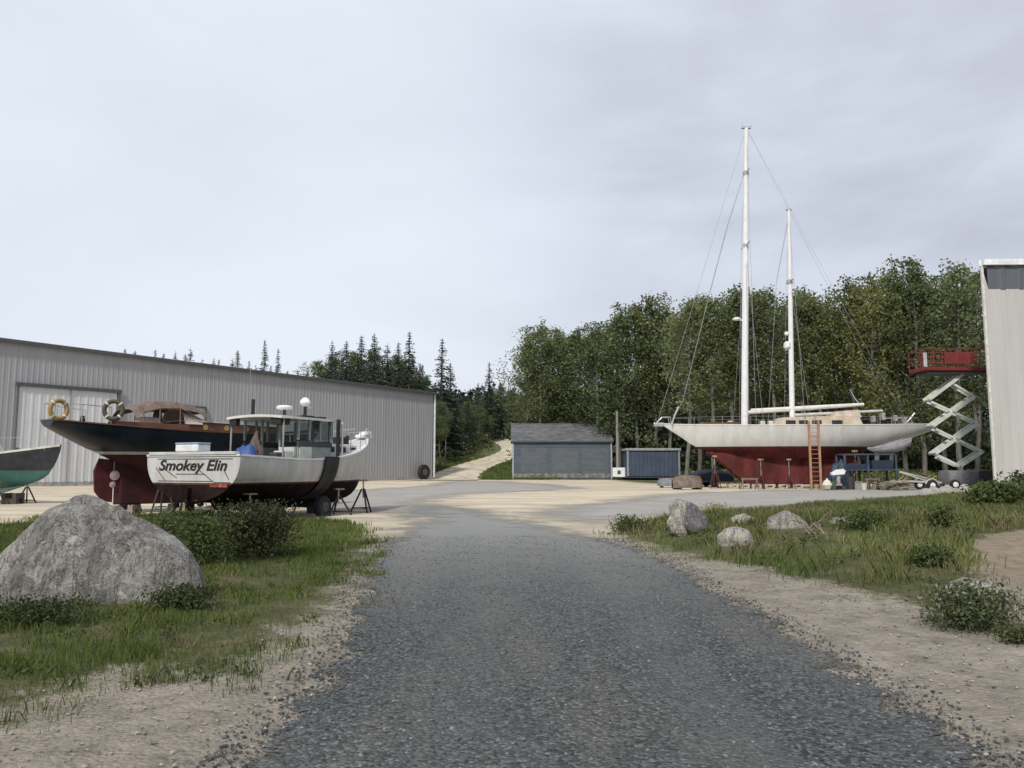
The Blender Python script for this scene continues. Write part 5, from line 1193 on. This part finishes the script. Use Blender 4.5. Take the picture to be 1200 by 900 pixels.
for xx in (a[0]+.35, b_[0]-.35):
    for yy in (-.98, .98):
        mb = MB(); mb.lathe((xx,yy,.34), [(.2,-.12),(.3,-.13),(.34,-.08),(.34,.08),(.3,.13),(.2,.12)], 'Y', 20); wl = mb.build('tyre', rubber, sl, smooth=True)
        mb = MB(); mb.lathe((xx,yy,.34), [(.03,-.14),(.19,-.125),(.19,.125),(.03,.14)], 'Y', 16); mb.build('rim', trimw, wl)
red = mat('lift_red', (.18,.03,.028), .5, var=.15); redd = mat('rail_red', (.17,.035,.03), .6)
a, b_ = lp(1073,437), lp(1154,431); zp = (a[2]+b_[2])/2
mb = MB(); mb.box((a[0],-.95,zp-.12),(b_[0],.95,zp+.12),.02); mb.build('platform', red, sl)
mb = MB(); mb.box((a[0]+.4,-.8,zp-.32),(b_[0]-.4,.8,zp-.125)); mb.build('platform_frame', dark, sl)
hr = P(1110,411,DL).z-zp
mb = MB()
for yy in (-.92, .92):
    for xx in np.linspace(a[0]+.04, b_[0]-.04, 7): mb.tube([(xx,yy,zp+.1),(xx,yy,zp+hr)], .028, 6)
    for zz in (zp+hr, zp+hr*.6, zp+hr*.3): mb.tube([(a[0]+.04,yy,zz),(b_[0]-.04,yy,zz)], .03, 6)
for xx in (a[0]+.04, b_[0]-.04):
    for zz in (zp+hr, zp+hr*.6): mb.tube([(xx,-.92,zz),(xx,.92,zz)], .03, 6)
mb.build('guard_rail', redd, sl)
mb = MB(); mb.box((a[0]+1.6,-.94,zp+.35),(a[0]+3.7,-.9,zp+hr*.8)); mb.box((a[0]+.1,-.975,zp-.08),(a[0]+1.1,-.953,zp+.1)); mb.build('toe_board', red, sl)
mb = MB(); mb.box((a[0]+.1,-.99,zp+.12),(a[0]+.35,-.93,zp+hr*.8),.02); mb.build('control_panel', mat('galv_pale', (.42,.43,.42), .6), sl)

# ---- small things left of the ketch keel ---------------------------
def rowboat_over(px, d, L_, w_, h_, m, label, rz=0.0):
    q = P(px,560,d); t = empty('upturned_rowboat', (q.x, d, 0), rz, label, 'rowboat')
    mb = MB(); rows = []
    for i in range(15):
        u = -1+2*i/14; ww = w_/2*math.sqrt(max(0.02, 1-abs(u)**2.6)); hh = h_*(1-.35*u**4)
        rows.append([(u*L_/2, ww*math.sin(a), .12+hh*math.cos(a)**.7 if math.cos(a) > 0 else .12) for a in np.linspace(-math.pi/2, math.pi/2, 13)])
    mb.grid(rows); mb.build('shell', m, t, smooth=True)
    mb = MB(); mb.beam((-L_*.46,0,h_*.95+.1),(L_*.46,0,h_*.95+.1), .05, .1); mb.build('keel_strip', wood, t)
    mb = MB(); mb.box((-L_*.36,-w_*.45,0),(-L_*.3,w_*.45,.14)); mb.box((L_*.3,-w_*.45,0),(L_*.36,w_*.45,.14)); mb.each('bearer', mat('crib_dark', (.07,.06,.05), .9), t)
    return t
rowboat_over(805, 55.5, 2.2, 1.5, .85, mat('rowboat_brown', (.16,.125,.10), .7, var=.3, scale=2), 'brown upturned rowboat in front of the ketch bow', R(12))
rowboat_over(785, 60.5, 1.9, 1.1, .6, mat('rowboat_grey', (.16,.18,.19), .7, var=.2), 'small grey upturned rowboat left of the brown one', R(-20))
q = P(832,560,63); t = empty('covered_trailer', (q.x, 63, 0), R(6), 'dark blue tarp covered trailer below the ketch bow', 'trailer')
mb = MB(); rows = []
for i in range(9):
    u = -1+i/4; hh = 1.35-.35*abs(u)**2; rows.append([(u*1.6, -.9,.45),(u*1.6,-.85,hh-.2+.04*math.sin(i*2)),(u*1.6,-.4,hh+.02),(u*1.6,.4,hh),(u*1.6,.85,hh-.2),(u*1.6,.9,.45)])
mb.grid(rows); mb.add(rows[0], [(0,1,2,3,4,5)]); mb.add(rows[-1], [(0,1,2,3,4,5)]); mb.build('cover', mat('night_tarp', (.02,.032,.055), .6, bump=.5, bscale=5), t)
mb = MB(); mb.box((-1.6,-.8,.38),(1.6,.8,.46)); mb.beam((-1.6,0,.42),(-2.8,0,.4), .08, .08); mb.build('chassis', galv, t)
for yy in (-.9, .9):
    mb = MB(); mb.lathe((0,yy,.33), [(.05,-.11),(.28,-.11),(.33,-.06),(.33,.06),(.28,.11),(.05,.11)], 'Y', 20); mb.build('wheel', rubber, t, smooth=True)

# ------------------------------------------------------------------ trees
bark = mat('bark_grey', (.15,.145,.128), .9, var=.3, scale=3, stretch=(3,3,.4), bump=.4, bscale=8)
bark_d = mat('bark_dark', (.085,.075,.065), .9, var=.3, scale=3, stretch=(3,3,.4), bump=.4, bscale=8)
lf1 = leafmat('leaf_grey_green', (.066,.088,.040), (.145,.178,.078), (.29,.32,.155), .35, .45)
lf2 = leafmat('leaf_olive', (.068,.082,.030), (.16,.178,.060), (.31,.31,.13), .35, .45)
lf3 = leafmat('leaf_deep', (.045,.068,.031), (.095,.13,.056), (.20,.24,.11), .35, .4)
spr = leafmat('needle_dark', (.022,.034,.026), (.045,.062,.045), (.09,.11,.078), .4, .12)
def deciduous(m, H=18.0, Wd=2.6, base=.3, nleaf=3300, seed=0, bk=None):
    random.seed(seed); t = bpy.data.objects.new('broadleaf_tree', None); COL.objects.link(t)
    b = MB(); lean = (random.uniform(-.8,.8), random.uniform(-.5,.5)); wob = [random.uniform(-.18,.18) for _ in range(8)]
    pts = [(lean[0]*k/7+wob[k], lean[1]*k/7+wob[7-k], H*.94*k/7-.3*(k == 0)) for k in range(8)]
    b.tube(pts, [H*.0105*(1-.88*k/7)+.015 for k in range(8)], 7)
    cl = []; NL = 30
    for i in range(NL):
        f = min(base+(1-base)*(i+random.random())/NL*.97, .985); k = f*7; j = min(int(k), 6); q = Vector(pts[j]).lerp(Vector(pts[j+1]), k-j)
        a = i*2.4+random.uniform(-.6,.6); env = math.sin(math.pi*min(1, ((f-base)/(1-base))*.82+.14))**.8
        r = Wd*env*random.uniform(.4, 1.25); e_ = q+Vector((math.cos(a)*r, math.sin(a)*r, r*random.uniform(.45,1.25)))
        mid = q.lerp(e_, .5)+Vector((0,0,-.08*r)); b.tube([q, mid, e_], [H*.003*(1.2-f)+.02, .022, .01], 5)
        cl += [(e_, .22+.14*r, 1.0), (mid.lerp(e_, .4), .2+.11*r, .7), (e_+Vector((0,0,.35*r+.1)), .16+.07*r, .4)]
        for _ in range(2):
            s_ = mid+Vector((random.uniform(-1,1), random.uniform(-1,1), random.uniform(-.1,1)))*r*.6; b.tube([mid, s_], [.018,.008], 4); cl.append((s_, .2+.12*r, .6))
    for _ in range(4):
        q = Vector(pts[-1]); s_ = q+Vector((random.uniform(-.7,.7), random.uniform(-.7,.7), random.uniform(.2,1.1))); b.tube([q-Vector((0,0,.8)), s_], [.02,.008], 4); cl.append((s_, .28, .5)); cl.append((q.lerp(s_, .3), .4, .6))
    b.build('trunk', bk or bark, t)
    W_ = sum(c[2] for c in cl); C = np.concatenate([np.array(c)+RNG.normal(size=(max(3, int(nleaf*wt/W_)), 3))*rr*np.array([1,1,.8]) for c, rr, wt in cl])
    quads_mesh('crown', leaf_quads(C, .23, .75, .2), 4, m, t)
    t['H'] = H; return t
def spruce(m, H=16.0, Wd=2.3, seed=0, sparse=1.0, base=.06):
    random.seed(seed); t = bpy.data.objects.new('spruce_tree', None); COL.objects.link(t)
    b = MB(); b.tube([(0,0,-.4),(.05,0,H*.5),(0,0,H)], [H*.014,H*.008,.02], 7); C = []; D = []; Z_ = []
    z = H*base
    while z < H*.985:
        f = (z/H-base)/(1-base); rr = Wd*(1-f)**.9*random.uniform(.7,1.15)+.05; nb = random.randint(5, 8)
        for k in range(nb):
            if random.random() > sparse: continue
            a = random.uniform(0, 6.28); r = rr*random.uniform(.6,1.1); droop = random.uniform(.12,.32)
            b.tube([(0,0,z),(math.cos(a)*r,math.sin(a)*r,z-droop*r)], [.02+.012*(1-f),.008], 4)
            n_ = int(4+r*7)
            for q in range(n_):
                u = (q+.5)/n_; s_ = .10+.12*(1-u)*r; C.append((math.cos(a)*r*u+random.gauss(0,s_), math.sin(a)*r*u+random.gauss(0,s_), z-droop*r*u+random.gauss(-.04,.07))); D.append((math.cos(a), math.sin(a), -.35)); Z_.append(.14+.34*(1-f)**.7)
        z += H*.017+.10*random.random()
    b.build('trunk', bark_d, t); quads_mesh('crown', leaf_quads(np.array(C), np.array(Z_)[:, None], .5, 0, np.array(D)), 4, m, t)
    t['H'] = H; return t
dec = [deciduous(lf1, 18, 2.5, .38, 5200, 1), deciduous(lf2, 18, 2.2, .42, 4600, 2), deciduous(lf3, 18, 2.9, .14, 7000, 3), deciduous(lf1, 18, 2.0, .48, 3600, 4), deciduous(lf2, 18, 2.7, .30, 5400, 5), deciduous(lf1, 18, 3.1, .12, 7200, 6), deciduous(lf3, 18, 2.2, .40, 4400, 8, bark_d)]
spc = [spruce(spr, 16, 3.6, 11), spruce(spr, 16, 3.9, 12), spruce(spr, 16, 2.7, 13, .8), spruce(spr, 16, 3.0, 14, .75, .2)]
used = set(); random.seed(77)
def place(proto, px, d, ytop, label, cat, group, wscale=1.0, rz=None):
    q = P(px, 540, d); z = gpt(q.x, d); H = P(px, ytop, d).z-z; s = H/proto['H']
    o = proto if proto.name not in used else dup(proto)
    used.add(proto.name)
    o.location = (q.x, d, z); o.rotation_euler = (0, 0, random.uniform(0, 6.28) if rz is None else rz); o.scale = (s*wscale, s*wscale, s)
    if 'H' in o and o is not proto: del o['H']
    tag(o, label, cat, group); return o
GF = 'leafy trees along the front of the wood'
front = [ # px, d, ytop, kind, width, label
 (616,107,402,5,1.05,'leftmost leafy tree rising above the left end of the blue grey shed'),
 (634,106,386,0,1.15,'grey green leafy tree behind the left half of the blue grey shed'),
 (655,108,378,5,1.1,'tall open grey green tree behind the middle of the blue grey shed'),
 (680,107,388,2,1.2,'deep green dense tree behind the right half of the blue grey shed'),
 (703,103,372,2,1.2,'dense dark tree rising over the right end of the blue grey shed'),
 (726,102,362,2,1.15,'dense dark tree standing behind the pale wooden pole'),
 (748,104,356,4,1.1,'olive tree above the left part of the slate storage box'),
 (768,104,352,5,1.0,'leafy tree right behind the bow tip of the white ketch'),
 (786,103,350,1,1.05,'slim tree above the anchor of the white ketch'),
 (806,80,347,0,1.1,'pale trunked tree seen over the foredeck of the white ketch'),
 (818,84,343,3,1.1,'thin trunked tree seen over the brown fore cabin of the ketch'),
 (838,79,346,0,1.0,'grey trunked tree midway between bow and main mast'),
 (856,81,339,1,1.0,'tree just left of the white main mast'),
 (880,80,341,3,1.15,'pale trunked tree just right of the white main mast'),
 (896,83,336,4,1.0,'olive crowned tree midway between the two white masts'),
 (912,79,340,3,1.1,'tree just left of the shorter mizzen mast'),
 (938,80,336,0,1.0,'tree just right of the shorter mizzen mast'),
 (952,82,342,3,1.1,'slim bare trunked tree above the ladder top'),
 (966,79,340,1,1.0,'tree above the tan deckhouse of the ketch'),
 (984,83,344,4,1.0,'olive tree over the aft end of the main boom'),
 (1003,79,330,1,1.05,'yellowish olive tree over the boom crutch at the ketch stern'),
 (1024,77,322,4,1.05,'tall olive tree above the ketch stern rail'),
 (1044,80,330,0,1.0,'grey green tree between ketch stern and scissor lift'),
 (1062,78,318,1,1.0,'tree just left of the red lift platform'),
 (1084,76,306,5,.95,'tallest tree with feathery top above the red lift platform'),
 (1106,79,318,2,1.1,'dark tree directly behind the scissor lift arms'),
 (1124,76,312,3,1.1,'thin crowned tree over the right half of the red lift platform'),
 (1146,78,310,0,1.0,'tree next to the corner of the cream building'),
]
VJ = [0,-5,4,-3,6,-4,3,-6,8,-2,7,-4,5,-6,9,-3,6,-5,4,8,-7,2,8,-4,-8,7,-3,5]
for (px, d, yt, k, ws, lab), vj in zip(front, VJ): place(dec[k], px, d, yt+vj, lab, 'tree', GF, ws)
GB = 'leafy trees in the back rows of the wood'
for i in range(24):
    px = 618+i*23+random.uniform(-7,7); d = (108 if px < 808 else 92)+random.uniform(0,12)
    yt = float(np.interp(px, [600,640,720,800,900,1000,1080,1200], [398,388,372,358,350,348,325,325]))+random.uniform(0,16)
    place(dec[random.choice((0,2,3,5,6,4))], px, d, yt, 'leafy tree standing in the back rows of the wood behind the front trees', 'tree', GB, random.uniform(.95,1.2))
GS = 'dark spruces beyond the grey warehouse and the gap'
sp = [ (306,138,397,0,.75,'tallest spruce tip of the small group above the middle of the warehouse roof'),
 (322,140,408,2,.8,'spruce tip just right of the tallest small tip above the warehouse roof'),
 (386,136,398,3,1.2,'spruce with a bare topped tip, leftmost of the dark clump over the warehouse'),
 (403,134,399,1,1.1,'broad spruce in the left half of the dark clump over the warehouse'),
 (421,136,392,0,1.2,'dense spruce in the middle of the dark clump over the warehouse'),
 (436,133,390,1,1.1,'densest spruce at the peak of the dark clump over the warehouse'),
 (452,138,402,3,1.2,'lower spruce right of the clump peak over the warehouse'),
 (465,135,400,0,1.1,'spruce left of the slender pointed one over the warehouse end'),
 (478,134,388,2,1.25,'slender pointed spruce over the right end of the warehouse'),
 (491,138,425,1,1.1,'short spruce over the warehouse corner'),
 (517,122,396,2,1.3,'tall pointed spruce right of the warehouse corner'),
 (527,126,424,0,1.2,'shorter spruce leaning on the tall pointed one by the warehouse corner'),
 (573,150,424,2,1.3,'lone pointed spruce above the dirt road bend'),
 (586,154,446,1,1.1,'blunt spruce right of the lone pointed one above the dirt road'),
 (548,142,458,1,1.2,'low spruce in the dip of the gap'),
 (560,146,448,0,1.2,'spruce just left of the lone pointed one in the gap'),
 (537,134,455,3,1.2,'thin spruce right of the shorter corner spruce'),
 (603,156,450,0,1.2,'spruce at the left end of the shed roof, far up the road'),
 (596,165,458,1,1.2,'far spruce closing the top of the dirt road') ]
for px, d, yt, k, ws, lab in sp: place(spc[k], px, d, yt, lab, 'spruce tree', GS, ws)
GR = 'small spruce tips above the warehouse roof'
for px in (140,152,176,186,200,212,218,232,246,252,268,274,288,296,314,334,346,358,366,374,380,392,398,408,413,417,426,430,441,446,457,461,470,473,482,487,494):
    y0 = 397+.1235*px; yt = y0-random.uniform(2, 11)-(12 if px in (218,274) else 0)
    if px > 360: yt = 408+random.uniform(4,24)+(px < 380)*10
    place(spc[random.randrange(4)], px, 150+random.uniform(0,10), yt, 'small dark spruce tip peeping over the warehouse roof among many', 'spruce tree', GR, 1.1 if px < 360 else 1.25)
GM = 'leafy crowns mixed among the spruces over the warehouse'
for px, yt, k, lab in ((368,424,4,'leftmost rounded crown beside the dark spruce clump over the warehouse'),(392,414,2,'rounded dark crown in the left of the spruce clump'),(412,410,5,'rounded dark crown left of the spruce clump centre'),(440,408,2,'rounded dark crown at the spruce clump centre'),(458,416,5,'rounded dark crown right of the spruce clump centre'),(476,422,2,'rounded dark crown at the right end of the spruce clump'),(500,440,2,'low rounded crown just over the warehouse corner')): place(dec[k], px, 146, yt, lab, 'tree', GM, 1.5)
GG = 'small trees beside the dirt road'
gap = [(516,112,470,6,1.3,'thin dark trunked tree hugging the warehouse corner'),(522,119,478,3,1.2,'pale trunked young tree near the warehouse corner'),(534,126,476,5,1.2,'bushy tree left of the dirt road'),(548,134,470,6,1.3,'dark trunked tree midway up the left side of the dirt road'),(561,142,474,2,1.2,'dense low tree left of the road bend'),(577,160,455,5,1.2,'leafy tree behind the road bend'),(588,164,450,2,1.2,'dense tree at the top of the dirt road'),(574,146,488,3,1.1,'young tree with pale bare stem at the road bend'),(628,122,440,2,1.2,'dense tree just behind the left wall of the blue grey shed')]
for px, d, yt, k, ws, lab in gap: place(dec[k], px, d, yt, lab, 'tree', GG, ws)
for a in dec+spc:
    if 'H' in a: del a['H']
# undergrowth and the mass of wood behind
def mass(name, n, xr, yr, hf, m, size, label, cat):
    x = RNG.uniform(*xr, n); y = RNG.uniform(*yr, n); k = hf(x, y); x, y, k = x[k > 0], y[k > 0], k[k > 0]
    z = gz(x, y)+k*RNG.random(len(x))**.8; C = np.stack([x, y, z], 1)
    o = quads_mesh(name, leaf_quads(C, size, .75), 4, m); return tag(o, label, cat, kind='stuff')
def h1(x, y): return (2.2+4.5*sn(x, y, .33, .7)+1.5*sn(x, y, 1.1, 3))*(x/y > .05)*(x/y < .64)*((y > 103.5)|(x/y > .235))*((y > 111)|(x/y > .14))
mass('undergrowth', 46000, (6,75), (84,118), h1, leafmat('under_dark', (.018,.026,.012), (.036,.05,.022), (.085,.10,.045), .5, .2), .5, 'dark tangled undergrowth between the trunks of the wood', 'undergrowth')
def h2(x, y): return (6+6*sn(x, y, .2, .2))*(np.abs(x) < 160)
mass('far_wood', 60000, (-110,110), (168,200), h2, spr, 1.1, 'far dark mass of wood closing the view behind the spruces', 'wood')
def h3(x, y):
    k = np.ones(len(x), bool)
    for q in ((534,104),(548,110),(555,112.5),(562,115),(570,117.5),(578,120),(586,123),(594,126),(600,130),(604,134),(603,138),(600,142),(594,146),(588,150),(577,156)): k &= np.hypot(x-P(q[0],560,q[1]).x, (y-q[1])*.5) > 3.6
    return (.8+2.6*sn(x, y, .6, 1.7))*k*(y > 112+3*sn(x, y, .5))
mass('road_scrub', 16000, (-22,12), (110,165), h3, leafmat('scrub', (.02,.028,.012), (.05,.06,.022), (.12,.13,.05), .5, .25), .34, 'green brown scrub along the dirt road in the gap', 'scrub')
def h4(x, y): return (.5+.9*sn(x, y, .7, .9))*(x/y > .222)*(x/y < .6)
mass('wood_edge_weeds', 9000, (12,50), (72,82), h4, lf2, .25, 'low green weeds along the edge of the wood behind the ketch', 'weeds')

# ------------------------------------------------------------------ light and sky
w = bpy.data.worlds.new('World'); scene.world = w; w.use_nodes = True; N = w.node_tree.nodes; L = w.node_tree.links
bg = N['Background']; bg.inputs['Strength'].default_value = .108
sky = N.new('ShaderNodeTexSky'); sky.sky_type = 'NISHITA'; sky.sun_disc = False; sky.sun_elevation = R(42); sky.sun_rotation = R(200); sky.dust_density = 2; sky.air_density = 1.2
tc = N.new('ShaderNodeTexCoord'); mp = N.new('ShaderNodeMapping'); mp.inputs['Scale'].default_value = (1, 1, 2.6); L.new(tc.outputs['Generated'], mp.inputs['Vector'])
n1 = N.new('ShaderNodeTexNoise'); n1.inputs['Scale'].default_value = 2.0; n1.inputs['Detail'].default_value = 6; n1.inputs['Roughness'].default_value = .52; n1.inputs['Distortion'].default_value = .25; L.new(mp.outputs[0], n1.inputs['Vector'])
rp = N.new('ShaderNodeValToRGB'); e = rp.color_ramp.elements; e[0].position = .36; e[0].color = (4.7,4.9,5.7,1); e[1].position = .62; e[1].color = (6.7,7.1,8.0,1); L.new(n1.outputs['Fac'], rp.inputs[0])
dt = N.new('ShaderNodeVectorMath'); dt.operation = 'DOT_PRODUCT'; L.new(tc.outputs['Generated'], dt.inputs[0]); dt.inputs[1].default_value = Vector((ray(215,215))).normalized()[:]
gl = N.new('ShaderNodeMapRange'); gl.interpolation_type = 'SMOOTHERSTEP'; gl.inputs[1].default_value = .80; gl.inputs[2].default_value = 1.0; gl.inputs[3].default_value = 0; gl.inputs[4].default_value = .75; L.new(dt.outputs['Value'], gl.inputs[0])
gm_ = N.new('ShaderNodeMix'); gm_.data_type = 'RGBA'; L.new(gl.outputs[0], gm_.inputs[0]); L.new(rp.outputs[0], gm_.inputs[6]); gm_.inputs[7].default_value = (7.6,8.1,8.9,1)
mx = N.new('ShaderNodeMix'); mx.data_type = 'RGBA'; mx.inputs[0].default_value = .9; L.new(sky.outputs[0], mx.inputs[6]); L.new(gm_.outputs[2], mx.inputs[7]); L.new(mx.outputs[2], bg.inputs['Color'])
sd = bpy.data.lights.new('sun', 'SUN'); sd.energy = 2.9; sd.angle = R(5); sd.color = (1, .95, .87); so_ = bpy.data.objects.new('sun', sd); COL.objects.link(so_)
dv = Vector((-.34, -.94, 0)).normalized()*math.cos(R(42))+Vector((0,0,math.sin(R(42)))); so_.rotation_euler = dv.to_track_quat('Z', 'Y').to_euler()

cam = bpy.data.cameras.new('camera'); co = bpy.data.objects.new('camera', cam); COL.objects.link(co); co.location = (0,0,HC); co.rotation_euler = (R(90)+TILT, 0, 0)
cam.sensor_width = 36; cam.lens = FPX/1200*36; cam.clip_start = .1; cam.clip_end = 6000; scene.camera = co
vs = scene.view_settings; vs.view_transform = 'Standard'; vs.look = 'None'; vs.exposure = .1; vs.gamma = 1; vs.use_curve_mapping = False
scene.cycles.max_bounces = 5; scene.cycles.transparent_max_bounces = 12
